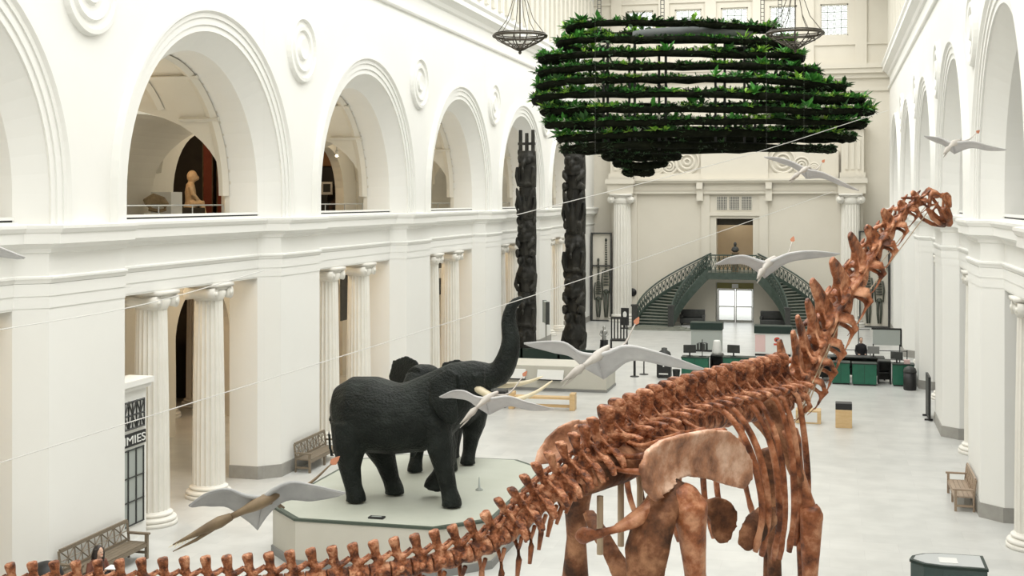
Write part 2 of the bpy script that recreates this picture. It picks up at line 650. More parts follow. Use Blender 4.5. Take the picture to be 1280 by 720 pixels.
        for j in range(5):
            t = y - HWI + .1 + (2 * HWI - .2) * j / 4
            mb.tube([mp(t, 6.9, 1.5), mp(t, 7.66, 1.5)], .018)
        mb.build('guard_rail', 'steel', W)
    # columns
    for y in BAYS[1:]:
        for s in (-1, 1):
            add_column(W, X0 + sg * .86, y + s * 1.45, PI / 2)
    # gallery floor slab
    MB().box(*sorted((X0 + sg * 1.3, X0 + sg * 6.0)), YF, YB, 6.6, 6.9).build('gallery_floor', 'plaster', W)
    # groin vault over each bay: barrel across, smaller barrel along
    RV, dc, RT = 3.62, 3.7, 2.2
    n = 44
    for bi, y in enumerate(BAYS[1:]):
        mb = MB()
        m_ = 40

        def inside_t(d, z):
            return abs(d - dc) < RT and z < 8.0 + math.sqrt(max(0, RT * RT - (d - dc) ** 2))
        def half_t(z):
            return RT if z < 8.0 else math.sqrt(max(0, RT * RT - (z - 8.0) ** 2))
        for i in range(n):
            row = []
            for a in (PI * i / n, PI * (i + 1) / n):
                z = SPR + RV * math.sin(a)
                row.append((y - RV * math.cos(a), z, half_t(z)))
            (ta, za, wa), (tb, zb, wb) = row
            mb.add([mp(*p) for p in [(ta, za, 1.3), (tb, zb, 1.3), (tb, zb, dc - wb), (ta, za, dc - wa)]], [(0, 1, 2, 3)])
            mb.add([mp(*p) for p in [(ta, za, dc + wa), (tb, zb, dc + wb), (tb, zb, 6.0), (ta, za, 6.0)]], [(0, 1, 2, 3)])
        for i in range(28):       # connecting tunnel
            row = []
            for q in (PI * i / 28, PI * (i + 1) / 28):
                z = 8.0 + RT * math.sin(q)
                row.append((dc - RT * math.cos(q), z, math.sqrt(max(0, RV * RV - (z - SPR) ** 2))))
            (da, za, ta), (db, zb, tb) = row
            for s in (-1, 1):
                mb.add([mp(*p) for p in [(y + s * ta, za, da), (y + s * tb, zb, db), (y + s * PITCH / 2, zb, db), (y + s * PITCH / 2, za, da)]], [(0, 1, 2, 3)])
        va = mb.build('gallery_vault', 'limestone', W, True)
        # coffer ribs standing proud of the vault
        if sg < 0:
            mb = MB()

            def rib(pts, wv):
                mb.loft([mp(*p) for p in pts], [(wv, .07)], up=(0, 0, 1), n=4)
            for d in (1.5, 3.0, 4.4, 5.8):
                pts = [(y - (RV - .04) * math.cos(a), SPR + (RV - .04) * math.sin(a), d) for a in [PI * i / 30 for i in range(31)]]
                seg = []
                for p in pts:
                    if inside_t(d, p[1]):
                        if len(seg) > 1:
                            rib(seg, .16)
                        seg = []
                    else:
                        seg.append(p)
                if len(seg) > 1:
                    rib(seg, .16)
            for a in (R(36), R(62), R(90), R(118), R(144)):
                z = SPR + (RV - .04) * math.sin(a)
                pts = [(y - (RV - .04) * math.cos(a), z, d) for d in [1.3 + 4.7 * i / 12 for i in range(13)]]
                seg = []
                for p in pts:
                    if inside_t(p[2], z):
                        if len(seg) > 1:
                            rib(seg, .14)
                        seg = []
                    else:
                        seg.append(p)
                if len(seg) > 1:
                    rib(seg, .14)
            mb.build('coffer_rib', 'limestone', va)
    # inner piers of the gallery beside the tunnel
    for y0, y1 in zip(BAYS[1:], BAYS[2:] + [YB + 4]):
        mb = MB()
        mb.box(*sorted((X0 + sg * 1.35, X0 + sg * (dc - RT))), y0 + HWI, min(y1 - HWI, YB), 6.9, 11.5)
        mb.box(*sorted((X0 + sg * (dc + RT), X0 + sg * 6.0)), y0 + HWI, min(y1 - HWI, YB), 6.9, 11.5)
        mb.build('gallery_pier', 'limestone', W)
    # inner wall of the aisles with openings to the side rooms
    mb = MB()
    ts = [YF] + [(a + c) / 2 for a, c in zip(BAYS, BAYS[1:])] + [YB]
    for y, t0, t1 in zip(BAYS, ts, ts[1:]):
        arch_panel(mb, mp, t0, t1, 6.9, 12, y, 2.1, 8.0, 6.0, 6.4, 20)
        arch_panel(mb, mp, t0, t1, 0, 6.6, y, 1.95, 3.0, 6.0, 6.4, 20)
    mb.box(*sorted((X0 + sg * 6.0, X0 + sg * 6.4)), YF, YB, 6.6, 6.9)
    mb.build('inner_wall', 'limestone' if sg < 0 else 'plaster', W)
    # side rooms: floors, far wall, end walls
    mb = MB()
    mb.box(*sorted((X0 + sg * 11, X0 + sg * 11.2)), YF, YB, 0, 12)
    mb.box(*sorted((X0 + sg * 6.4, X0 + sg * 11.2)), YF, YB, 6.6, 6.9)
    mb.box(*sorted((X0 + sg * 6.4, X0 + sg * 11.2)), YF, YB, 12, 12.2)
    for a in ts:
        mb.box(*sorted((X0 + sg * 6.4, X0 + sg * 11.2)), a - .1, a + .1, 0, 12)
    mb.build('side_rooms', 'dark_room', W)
    return W


WL = build_side('wall_left', -1, XL)
WR = build_side('wall_right', 1, XR)
struct(MB().box(XL - 12, XR + 12, YF - .4, YF, 0, ZT).build('wall_front', 'plaster'))

# ------------------------------------------------------------------ far end wall
XD = -5.85     # axis of the end wall


def wall_holes(mb, x0, x1, z0, z1, holes, y0, y1):
    xs = sorted({x0, x1} | {h[i] for h in holes for i in (0, 1)})
    zs = sorted({z0, z1} | {h[i] for h in holes for i in (2, 3)})
    for a, c in zip(xs, xs[1:]):
        for e, f in zip(zs, zs[1:]):
            xm, zm = (a + c) / 2, (e + f) / 2
            if any(h[0] < xm < h[1] and h[2] < zm < h[3] for h in holes):
                continue
            mb.box(a, c, y0, y1, e, f)


WB = struct(root('wall_back'))
UD = (XD - 1.15, XD + 1.15, 3.3, 6.62)      # door on the landing
GD = (XD - 1.2, XD + 1.2, 0, 2.55)          # street doors
WX = [-11.95, -8.85, -5.9, -2.85, .29]
wins = [(x - .85, x + .85, 18.1, 20.1) for x in WX]
mb = MB()
wall_holes(mb, XL - 8, XR + 8, 0, ZT, [UD, GD] + wins, YB, YB + .5)
mb.build('end_wall', 'plaster_back', WB)
mb = MB()
wall_holes(mb, XD - 7.85, XD + 7.85, 0, 8.2, [UD, GD], YB - .55, YB)
mb.build('portal_block', 'plaster_back', WB)
mb = MB()
for s in (-1, 1):      # corner piers of the portal
    a, c = sorted((XD + s * 6.2, XD + s * 7.85))
    mb.box(a, c, YB - .75, YB - .55, 0, 8.2)
    a, c = sorted((XD + s * 2.1, XD + s * 1.55))
    mb.box(a, c, YB - .68, YB - .55, 3.2, 8.2)
mb.box(XD - 1.55, XD + 1.55, YB - .68, YB - .55, 6.8, 7.02)
mb.box(XD - 2.1, XD + 2.1, YB - .72, YB - .55, 8.12, 8.2)
mb.build('portal_frame', 'plaster_back', WB)
mb = MB()
for z0, z1, o in [(8.2, 8.4, .85), (8.4, 8.42, .9), (8.42, 8.82, .82), (8.82, 8.9, .95), (8.9, 9.02, 1.15), (9.02, 9.14, 1.25)]:
    mb.box(XD - 7.85 - (o - .8) * .5, XD + 7.85 + (o - .8) * .5, YB - o, YB, z0, z1)
for s in (-1, 1):
    a, c = sorted((XD + s * 6.35, XD + s * 8.0))
    mb.box(a, c, YB - 1.55, YB, 8.2, 8.84)
    mb.box(a - .1, c + .1, YB - 1.75, YB, 8.84, 9.14)
    mb.box(*sorted((XD + s * 1.95, XD + s * 2.35)), YB - 1.05, YB - .6, 7.75, 8.9)
    mb.box(*sorted((XD + s * 1.95, XD + s * 2.35)), YB - 1.2, YB - .6, 8.5, 8.9)
mb.build('portal_entablature', 'plaster_back', WB)
mb = MB()
mb.box(XD - 6.4, XD + 6.4, YB - .7, YB, 9.14, 9.5)
mb.box(XD - 6.4, XD + 6.4, YB - .5, YB, 9.5, 10.9)
mb.box(XD - 2.1, XD + 2.1, YB - .8, YB, 9.14, 11.6)
for s in (-1, 1):
    a, c = sorted((XD + s * 6.55, XD + s * 7.9))
    mb.box(a - .1, c + .1, YB - 1.1, YB, 9.14, 9.5)
    mb.box(a, c, YB - .9, YB, 9.5, 12.2)
    for k in range(3):
        q = a + .22 + k * .36
        mb.box(q, q + .2, YB - .97, YB - .9, 9.7, 11.6)
    mb.box(a - .12, c + .12, YB - 1.1, YB, 12.2, 12.6)
    for r_, cx in ((.75, 3.0), (.5, 4.15), (.32, 4.9)):   # carved scrolls beside the centre block
        for rr in (r_, r_ * .6, r_ * .25):
            mb.loft([(XD + s * cx + rr * math.cos(2 * PI * i / 20), YB - .56, 9.5 + r_ + rr * math.sin(2 * PI * i / 20)) for i in range(20)], [.08], up=(0, 1, 0), n=5, close=True)
mb.build('attic', 'plaster_back', WB)
mb = MB()      # cornice bands high on the end wall
for z0, z1, o in [(14.6, 14.85, .12), (15.4, 15.7, .2), (15.7, 16.0, .4), (16.0, 16.3, .5), (17.5, 17.62, .1), (20.5, 20.65, .1)]:
    mb.box(XL, XR, YB - o, YB, z0, z1)
for x in (-13.5, -10.4, -7.4, -4.4, -1.3, 1.9):
    mb.box(x - .35, x + .35, YB - .13, YB, 16.3, 22)
mb.build('end_cornice', 'plaster_back', WB)
mb = MB().box(XD - 8, XD - 2.4, YB - .62, YB - .5, 0, .5).box(XD + 2.4, XD + 8, YB - .62, YB - .5, 0, .5)
mb.build('skirting', 'base_stone', WB)
for s in (-1, 1):
    add_column(WB, XD + s * 7.1, YB - 1.15, 0, 8.2 / COLH)
# grille over the landing door: three lattice panels
for k in range(3):
    x0 = XD - 1.13 + k * .77
    g = MB().box(x0, x0 + .7, YB - .6, YB - .55, 7.15, 8.05).build('grille_panel', 'limestone', WB)
    mb = MB()
    for i in range(6):
        for j in range(8):
            mb.box(x0 + .05 + i * .105, x0 + .12 + i * .105, YB - .615, YB - .6, 7.2 + j * .105, 7.27 + j * .105)
    mb.build('lattice_hole', 'charcoal', g)
# room behind the landing door
mb = MB()
mb.box(UD[0] - 2, UD[1] + 2, YB + 4, YB + 4.2, 2.8, 7.4).box(UD[0] - 2, UD[1] + 2, YB + .5, YB + 4, 7.2, 7.4).box(UD[0] - 2, UD[1] + 2, YB + .5, YB + 4, 3.05, 3.25)
mb.box(UD[0] - 2.2, UD[0] - 2, YB + .5, YB + 4.2, 2.8, 7.4).box(UD[1] + 2, UD[1] + 2.2, YB + .5, YB + 4.2, 2.8, 7.4)
mb.build('landing_room', 'warm_wall', WB)
MB().box(UD[0], UD[1], YB + .05, YB + .3, 6.2, 6.62).build('door_valance', 'dark_room', WB)
# vestibule walls beyond the street doors
mb = MB()
mb.box(GD[0] - 1.2, GD[0] - 1.0, YB + .5, YB + 3, 0, 3.0).box(GD[1] + 1.0, GD[1] + 1.2, YB + .5, YB + 3, 0, 3.0).box(GD[0] - 1.2, GD[1] + 1.2, YB + .5, YB + 3, 3.0, 3.05)
mb.build('vestibule', 'pale_wall', WB)
# lattice windows high up
for i, h in enumerate(wins):
    o = struct(root('window_%d' % (i + 1), ((h[0] + h[1]) / 2, YB, h[2])))
    mb = MB()
    wd, ht = .85, 2.0
    mb.box(-wd, wd, .1, .3, 0, .08).box(-wd, wd, .1, .3, ht - .08, ht).box(-wd, -wd + .08, .1, .3, 0, ht).box(wd - .08, wd, .1, .3, 0, ht)
    mb.build('window_frame', 'limestone', o)
    mb = MB()
    for k in range(1, 4):
        x = -wd + 2 * wd * k / 4
        mb.box(x - .025, x + .025, .15, .2, 0, ht)
        z = ht * k / 4
        mb.box(-wd, wd, .15, .2, z - .025, z + .025)
    for a in range(4):
        for c in range(4):
            cx, cz = -wd + 2 * wd * (a + .5) / 4, ht * (c + .5) / 4
            mb.loft([(cx + .15 * math.cos(2 * PI * q / 10), .17, cz + .15 * math.sin(2 * PI * q / 10)) for q in range(10)], [.02], up=(0, 1, 0), n=4, close=True)
    mb.build('window_lattice', 'grey_board', o)
    MB().box(-wd, wd, .24, .25, 0, ht).build('window_pane', 'glass', o)
# street doors
d = struct(root('door_1', (XD, YB, 0)))
mb = MB()
mb.box(-1.2, -1.1, .05, .35, 0, 2.55).box(1.1, 1.2, .05, .35, 0, 2.55).box(-1.2, 1.2, .05, .35, 2.5, 2.55)
mb.build('door_frame', 'steel', d)
MB().box(-1.15, 1.15, -.02, .06, 2.12, 2.5).build('transom_panel', 'transom', d)
MB().box(-.2, .2, -.06, -.02, 2.18, 2.44).build('exit_sign', 'white_panel', d)
for s in (-1, 1):
    a, c = sorted((s * .02, s * 1.08))
    mb = MB().box(a, c, .16, .2, 0, .12).box(a, c, .16, .2, 2.0, 2.1).box(a, a + .06, .16, .2, 0, 2.1).box(c - .06, c, .16, .2, 0, 2.1)
    lf = mb.build('door_leaf', 'steel', d)
    MB().box(a + .06, c - .06, .175, .185, .12, 2.0).build('door_glass', 'glass', lf)
    MB().box(a + .06, c - .06, .12, .16, .95, 1.02).build('push_bar', 'steel', lf)

# ------------------------------------------------------------------ double staircase
ST = tag(root('staircase', (XD, YB - 5, 0)), 'dark iron double staircase curving up to a bridge before the tall portal', 'staircase')
ZL, NST = 3.3, 20


def stair_pt(s, f, off):
    """point on the flight: f along it, off sideways (+ outward)"""
    a = PI / 2 * f
    rx, ry = 3.05 + off, 3.35 + off
    return V(s * (1.45 + rx * math.cos(a)), -.2 + ry * math.sin(a), 0)


for s in (-1, 1):
    mb = MB()       # inner stringer wall gives the arch below the bridge
    for off, th in ((-1.1, .12), (1.1, .12)):
        rows = []
        for i in range(25):
            f = i / 24
            z = ZL * f
            p = stair_pt(s, f, off)
            q = stair_pt(s, f, off + th)
            rows.append([p + V(0, 0, max(0, z - .42)), p + V(0, 0, z + .3), q + V(0, 0, z + .3), q + V(0, 0, max(0, z - .42))])
        mb.add([p for r_ in rows for p in r_], [(i * 4 + j, i * 4 + (j + 1) % 4, (i + 1) * 4 + (j + 1) % 4, (i + 1) * 4 + j) for i in range(24) for j in range(4)])
    rows = []
    for i in range(25):       # sloping soffit
        f = i / 24
        z = max(0.01, ZL * f - .42)
        rows.append([stair_pt(s, f, -1.1) + V(0, 0, z), stair_pt(s, f, 1.1) + V(0, 0, z)])
    mb.add([p for r_ in rows for p in r_], [(i * 2, i * 2 + 1, i * 2 + 3, i * 2 + 2) for i in range(24)])
    fl = mb.build('stair_flight', 'stair_iron', ST)
    for i in range(NST):
        f0, f1 = i / NST, (i + 1) / NST
        z = ZL * (i + 1) / NST
        ol = [stair_pt(s, f0, -1.08), stair_pt(s, f0, 1.08), stair_pt(s, f1 + .01, 1.08), stair_pt(s, f1 + .01, -1.08)]
        MB().slab([p + V(0, 0, z - .045) for p in ol], (0, 0, .045)).build('tread', 'stair_tread', fl)
        mb = MB()
        ol = [stair_pt(s, f0 + .006, -1.06), stair_pt(s, f0 + .006, 1.06), stair_pt(s, f0 + .012, 1.06), stair_pt(s, f0 + .012, -1.06)]
        mb.slab([p + V(0, 0, z - .18) for p in ol], (0, 0, .135))
        mb.build('riser', 'stair_iron', fl)
    for i, wd in enumerate((.35, .7, 1.05)):     # flared bottom steps
        z1 = .01 + .15 * (2 - i) * .4
        x0, x1 = sorted((s * (3.2 - wd), s * (5.7 + wd * .2)))
        MB().box(x0, x1, -.25 - wd * 1.1, .0, 0, .16 - i * .05).build('bottom_step', 'stair_tread', fl)
    for off in (-1.05, 1.15):
        mb = MB()
        rail = [stair_pt(s, i / 24, off) + V(0, 0, ZL * i / 24 + 1.12) for i in range(25)]
        mb.loft(rail, [(.06, .05)], n=6)
        low = [p - V(0, 0, .82) for p in rail]
        mid = [p - V(0, 0, .14) for p in rail]
        mb.loft(low, [.03], n=5).loft(mid, [.025], n=5)
        for i in range(24):
            mb.tube([low[i], mid[i + 1]], .018, 4).tube([low[i + 1], mid[i]], .018, 4).tube([low[i], mid[i]], .02, 4)
            c = (low[i] + mid[i + 1]) / 2
            mb.ell(c, (.07, .07, .1), 6, 4)
        mb.build('balustrade', 'stair_iron', fl)
        p = stair_pt(s, 0, off)
        MB().box(p.x - .16, p.x + .16, p.y - .35, p.y - .02, 0, 1.35).box(p.x - .2, p.x + .2, p.y - .39, p.y + .02, 1.35, 1.45).build('newel_post', 'charcoal', fl)
mb = MB().box(-1.5, 1.5, 2.0, 4.45, ZL - .4, ZL)
br_ = mb.build('bridge_deck', 'stair_iron', ST)
mb = MB().box(-1.5, 1.5, 2.05, 2.12, ZL + 1.05, ZL + 1.13).box(-1.5, 1.5, 2.06, 2.1, ZL + .15, ZL + .2).box(-1.5, 1.5, 2.06, 2.1, ZL + .9, ZL + .94)
for i in range(13):
    x = -1.5 + 3 * i / 12
    mb.box(x - .02, x + .02, 2.06, 2.1, ZL, ZL + 1.05)
    if i < 12:
        mb.tube([V(x, 2.08, ZL + .17), V(x + .25, 2.08, ZL + .92)], .018, 4).tube([V(x + .25, 2.08, ZL + .17), V(x, 2.08, ZL + .92)], .018, 4)
mb.build('bridge_railing', 'stair_iron', br_)

# ------------------------------------------------------------------ the giant dinosaur skeleton
DIN = tag(root('dinosaur_skeleton', (3.2, 18.5, 0)), 'huge red-brown long-necked dinosaur skeleton standing with raised head and trailing tail', 'skeleton')
DINV = Matrix.Translation((-3.2, -18.5, 0))


def dpart(name, me, m, mw=None, parent=DIN):
    o = link(name, me, m, parent)
    o.matrix_local = (DINV @ mw) if mw is not None else DINV
    return o


def vert_caudal():
    mb = MB()
    mb.loft([(-.47, 0, 0), (-.3, 0, 0), (0, 0, 0), (.3, 0, 0), (.47, 0, 0)], [(.40, .42), (.38, .40), (.29, .30), (.38, .40), (.40, .42)], n=12)
    mb.loft([(0, 0, .2), (0, 0, .62)], [(.17, .3), (.12, .22)], up=(1, 0, 0))
    mb.loft([(-.02, 0, .5), (-.12, 0, .85), (-.2, 0, 1.2), (-.24, 0, 1.36)], [(.1, .22), (.12, .2), (.22, .27), (.22, .26)], up=(1, 0, 0))
    for s in (-1, 1):
        mb.loft([(.1, s * .12, .5), (.42, s * .15, .66), (.62, s * .15, .8)], [.12, .09, .08])
        mb.loft([(0, s * .3, .12), (-.08, s * .52, .15), (-.18, s * .62, .12)], [.15, .13, .1])
    mb.loft([(-.2, 0, .62), (-.48, 0, .74)], [.1, .08])
    return mb.blend('caudal_vertebra', .055)


def vert_proximal():
    mb = MB()
    mb.loft([(-.47, 0, 0), (0, 0, 0), (.47, 0, 0)], [.46, .36, .46], n=12)
    mb.loft([(0, 0, .25), (0, 0, .75)], [(.22, .3), (.14, .24)], up=(1, 0, 0))
    mb.loft([(0, 0, .6), (-.12, 0, 1.0), (-.22, 0, 1.45), (-.26, 0, 1.66)], [(.12, .2), (.14, .17), (.26, .19), (.28, .16)], up=(1, 0, 0))
    for s in (-1, 1):
        mb.loft([(.1, s * .15, .6), (.5, s * .2, .8)], [.13, .1])
        mb.loft([(0, s * .32, .3), (-.1, s * .72, .42), (-.32, s * 1.05, .2), (-.42, s * 1.2, -.12)], [(.22, .13), (.2, .11), (.2, .1), (.13, .09)])
        mb.loft([(0, s * .1, .9), (-.1, s * .4, .62), (-.2, s * .7, .45)], [.09, .08, .07])
        mb.loft([(.0, s * .3, .2), (-.05, s * .6, -.15), (-.25, s * .8, -.42)], [.12, .1, .08])
    return mb.blend('proximal_vertebra', .06)


def vert_dorsal():
    mb = MB()
    mb.loft([(-.5, 0, 0), (0, 0, 0), (.5, 0, 0)], [.55, .45, .55], n=12)
    mb.loft([(0, 0, .3), (0, 0, 1.0)], [(.34, .32), (.26, .26)], up=(1, 0, 0))
    mb.loft([(0, 0, .8), (-.08, 0, 1.3), (-.16, 0, 1.85), (-.18, 0, 2.2), (-.2, 0, 2.34)], [(.24, .2), (.28, .2), (.44, .22), (.46, .22), (.3, .18)], up=(1, 0, 0))
    for s in (-1, 1):
        mb.loft([(.02, s * .25, .85), (0, s * .8, 1.02), (-.05, s * 1.35, 1.05), (-.08, s * 1.62, .95)], [(.2, .17), (.17, .13), (.16, .13), (.2, .16)])
        mb.loft([(0, s * .3, .35), (0, s * .75, .75), (0, s * 1.1, .98)], [.12, .09, .07])
        mb.loft([(-.1, s * .2, 1.7), (-.05, s * .5, 1.3), (0, s * .8, 1.08)], [.09, .08, .07])
        mb.loft([(.1, s * .15, .9), (.5, s * .2, 1.05)], [.12, .1])
    return mb.blend('dorsal_vertebra', .07)


def vert_cervical(tall):
    mb = MB()
    mb.loft([(-.55, 0, 0), (-.35, 0, 0), (0, 0, .02), (.4, 0, .05), (.62, 0, .05)], [(.34, .27), (.3, .24), (.17, .14), (.24, .19), (.15, .13)], n=12)
    mb.loft([(-.15, 0, .1), (-.15, 0, .45)], [(.2, .3), (.15, .26)], up=(1, 0, 0))
    h = tall
    mb.loft([(-.05, 0, .3), (-.14, 0, .35 + h * .35), (-.26, 0, .35 + h * .75), (-.34, 0, .35 + h)], [(.11, .34), (.085, .27), (.09, .2), (.06, .12)], up=(1, 0, 0))
    for s in (-1, 1):
        mb.loft([(-.1, s * .12, .36), (.25, s * .26, .4), (.62, s * .3, .5), (.8, s * .28, .58)], [(.13, .08), (.1, .07), (.09, .07), (.05, .04)])
        mb.loft([(-.15, s * .12, .42), (-.5, s * .3, .58), (-.78, s * .34, .68)], [(.14, .09), (.11, .08), (.07, .06)])
        mb.loft([(-.3, 0, .3 + h * .72), (-.36, s * .1, .3 + h * .35), (-.6, s * .28, .6)], [.045, .045, .055])
        mb.loft([(.05, s * .18, .26), (.1, s * .5, .12), (.06, s * .6, -.16), (-.02, s * .48, -.32)], [(.2, .06), (.17, .06), (.11, .06), (.07, .05)])
        mb.loft([(.1, s * .2, -.06), (.08, s * .4, -.18), (0, s * .48, -.32), (-.4, s * .46, -.4), (-.95, s * .38, -.38)], [.07, .06, .06, .035, .022])
    return mb.blend('cervical_vertebra', .042)


ME = {'c': vert_caudal(), 'p': vert_proximal(), 'd': vert_dorsal(), 'n': vert_cervical(1.5), 'm': vert_cervical(1.0), 'u': vert_cervical(.55)}
for q in ME.values():
    q.materials.append(M['bone'])

SP = [(-460, 792, 13.0), (-150, 756, 13.6), (0, 741, 14.0), (150, 737, 14.3), (300, 732, 14.7), (420, 722, 15.0), (520, 708, 15.3), (590, 690, 15.6), (640, 662, 15.9),
      (680, 625, 16.3), (720, 593, 16.8), (760, 568, 17.4), (800, 552, 18.0), (840, 538, 18.7), (880, 526, 19.5), (920, 517, 20.3), (955, 510, 21.1), (985, 500, 21.8),
      (1003, 483, 22.3), (1014, 461, 22.8), (1025, 436, 23.3), (1040, 406, 23.8), (1060, 372, 24.3), (1080, 338, 24.9), (1098, 311, 25.4), (1115, 287, 25.9), (1131, 267, 26.4), (1147, 255, 26.8), (1160, 250, 27.2)]
dense, LEN = spline([at(*p) for p in SP], None)


def on_spine(q):
    lo = 0
    for i in range(len(LEN) - 1):
        if LEN[i + 1] >= q:
            lo = i
            break
    f = (q - LEN[lo]) / max(1e-9, LEN[lo + 1] - LEN[lo])
    a = max(0, lo - 8)
    c = min(len(dense) - 1, lo + 9)
    return dense[lo].lerp(dense[lo + 1], f), (dense[c] - dense[a]).normalized()


KEY = [LEN[24 * i] for i in range(len(SP))]        # arc length at each control point


def frame(p, t, sx, sy, sz, roll=0):
    side = V(0, 0, 1).cross(t).normalized()
    up = t.cross(side)
    m4 = Matrix((t, side, up)).transposed().to_4x4()
    return Matrix.Translation(p) @ m4 @ Matrix.Rotation(roll, 4, 'X') @ Matrix.Diagonal((sx, sy, sz, 1))


q = 0.05
DORS = []
nv = 0
while q < KEY[17] - .12:
    p, t = on_spine(q)
    rj = random.uniform(-.05, .05)
    if q < KEY[8]:                      # long tail
        f = q / KEY[8]
        st = .20 + .07 * f
        kind, s = 'c', .20 + .10 * f
        sx, sy, sz = st * 1.02, s * 1.1, s * 1.0
        nm = 'caudal_vertebra'
    elif q < KEY[11]:
        f = (q - KEY[8]) / (KEY[11] - KEY[8])
        st = .235
        s = .31 + .09 * f
        kind, (sx, sy, sz), nm = 'p', (st * 1.15, s * 1.0, s * .92), 'caudal_vertebra'
    else:
        f = (q - KEY[11]) / (KEY[17] - KEY[11])
        st = .31
        kind, (sx, sy, sz), nm = 'd', (.31, .34 + .03 * f, .30 + .08 * f), 'dorsal_vertebra'
        DORS.append((p, t, f))
    o = dpart(nm, ME[kind], None, frame(p, t, sx, sy, sz, rj))
    nv += 1
    # chevrons under the tail
    if KEY[5] < q < KEY[10] and nv % 1 == 0:
        g = (q - KEY[5]) / (KEY[10] - KEY[5])
        side = V(0, 0, 1).cross(t).normalized()
        up = t.cross(side)
        L_ = .26 + .3 * math.sin(PI * min(1, g * .9 + .15))
        b0 = p - up * (s * .38)
        mb = MB()
        for sd in (-1, 1):
            mb.loft([b0 + side * sd * .09, b0 - up * .1 + side * sd * .04 - t * .03, b0 - up * .16 - t * .05], [.03, .026, .026], n=6)
        mb.loft([b0 - up * .13 - t * .04, b0 - up * L_ * .6 - t * .1, b0 - up * L_ - t * .22], [(.03, .034), (.03, .045), (.018, .03)], n=6)
        dpart('chevron', mb.mesh('chevron', True), 'bone')
    q += st

for i in range(17, 28):                 # neck
    p, t = on_spine(KEY[i] + .02)
    f = (i - 17) / 10
    st = KEY[i + 1] - KEY[i]
    s = .55 + .08 * math.sin(PI * min(1, f * 1.2)) - .2 * max(0, (f - .45) / .55)
    kind = 'n' if f < .62 else ('m' if f < .85 else 'u')
    dpart('cervical_vertebra', ME[kind], None, frame(p, t, max(.4, st) * 1.02, s * 1.12, s * (1.08 if f < .5 else 1.0), random.uniform(-.06, .06)))

# ribs
for i, (p, t, f) in enumerate(DORS):
    if f < .34 or f > .95 or i % 3 == 0:
        continue
    side = V(0, 0, 1).cross(t).normalized()      # to the animal's left
    up = t.cross(side)
    g = (f - .34) / .59
    Lr = 1.5 + 1.0 * math.sin(PI * (.15 + .6 * g))
    ow = 1.16 - .80 * g ** 1.3
    for sd in (-1, 1):
        o_ = p + up * .3
        ctl = [o_ + side * sd * .36, o_ + side * sd * (.36 + ow * .22) - up * .06, o_ + side * sd * (.3 + ow * .55) - up * .42, o_ + side * sd * (.28 + ow * .74) - up * .95 + t * .02,
               o_ + side * sd * (.26 + ow * .78) - up * Lr * .72 + t * .12, o_ + side * sd * (.2 + ow * .68) - up * Lr + t * .24]
        pts = spline(ctl, 16)
        rad = [(.04 + .02 * math.sin(PI * k / 15), .03) for k in range(16)]
        rad[-1], rad[-2] = (.045, .03), (.062, .036)
        mb = MB().loft(pts, rad, up=tuple(t), n=7)
        dpart('rib', mb.mesh('rib', True), 'bone')


def plate(name, outline, th, m, bulge=.0, vox=.045, mid=None):
    """bone plate from an outline of (px,py,d) triples, thickened and rounded"""
    P_ = [at(*p) for p in outline]
    c = sum(P_, V(0, 0, 0)) / len(P_)
    nrm = V(0, 0, 0)
    for a, b2 in zip(P_, P_[1:] + P_[:1]):
        nrm += (a - c).cross(b2 - c)
    nrm.normalize()
    mb = MB()
    n = len(P_)
    rings = []
    for f, o in ((1, .5), (.6, .5 + bulge), (.15, .5 + bulge * 1.25)):
        rings.append([c + (p - c) * f + nrm * th * o for p in P_])
    bot = [[c + (p - c) * f - nrm * th * (1 - o) - (nrm * 0) for p in P_] for f, o in ((1, .5), (.6, .5 + bulge), (.15, .5 + bulge * 1.25))]
    seq = rings[::-1] + bot
    vs_ = [p for r_ in seq for p in r_]
    fs = [(i * n + k, i * n + (k + 1) % n, (i + 1) * n + (k + 1) % n, (i + 1) * n + k) for i in range(5) for k in range(n)]
    fs += [tuple(range(n)), tuple(5 * n + k for k in range(n))[::-1]]
    mb.add(vs_, fs)
    return dpart(name, mb.blend(name, vox, 2), m)


def limb(name, pts, rad, m, vox=.05, up=(0, 0, 1), extra=None):
    mb = MB()
    P_ = [at(*p) if len(p) == 3 and not isinstance(p, Vector) else p for p in pts]
    mb.loft(P_, rad, up=up, n=12)
    if extra:
        extra(mb, P_)
    return dpart(name, mb.blend(name, vox, 2), m)


# pelvis
plate('ilium', [(806, 612, 16.6), (801, 585, 16.6), (808, 563, 16.7), (826, 550, 16.9), (852, 542, 17.2), (885, 536, 17.6), (910, 538, 17.95), (926, 553, 18.15), (938, 574, 18.3),
                (940, 597, 18.3), (930, 612, 18.15), (910, 607, 17.9), (885, 599, 17.6), (860, 596, 17.3), (842, 603, 17.0), (832, 620, 16.8), (818, 628, 16.7)], .12, 'bone_pale', .55)
plate('ilium', [(667, 582, 18.6), (672, 564, 18.7), (683, 547, 18.8), (699, 532, 18.9), (716, 525, 19.0), (740, 523, 19.3), (765, 530, 19.5), (750, 550, 19.3), (728, 560, 19.0), (700, 578, 18.7)], .1, 'bone_pale', .4)
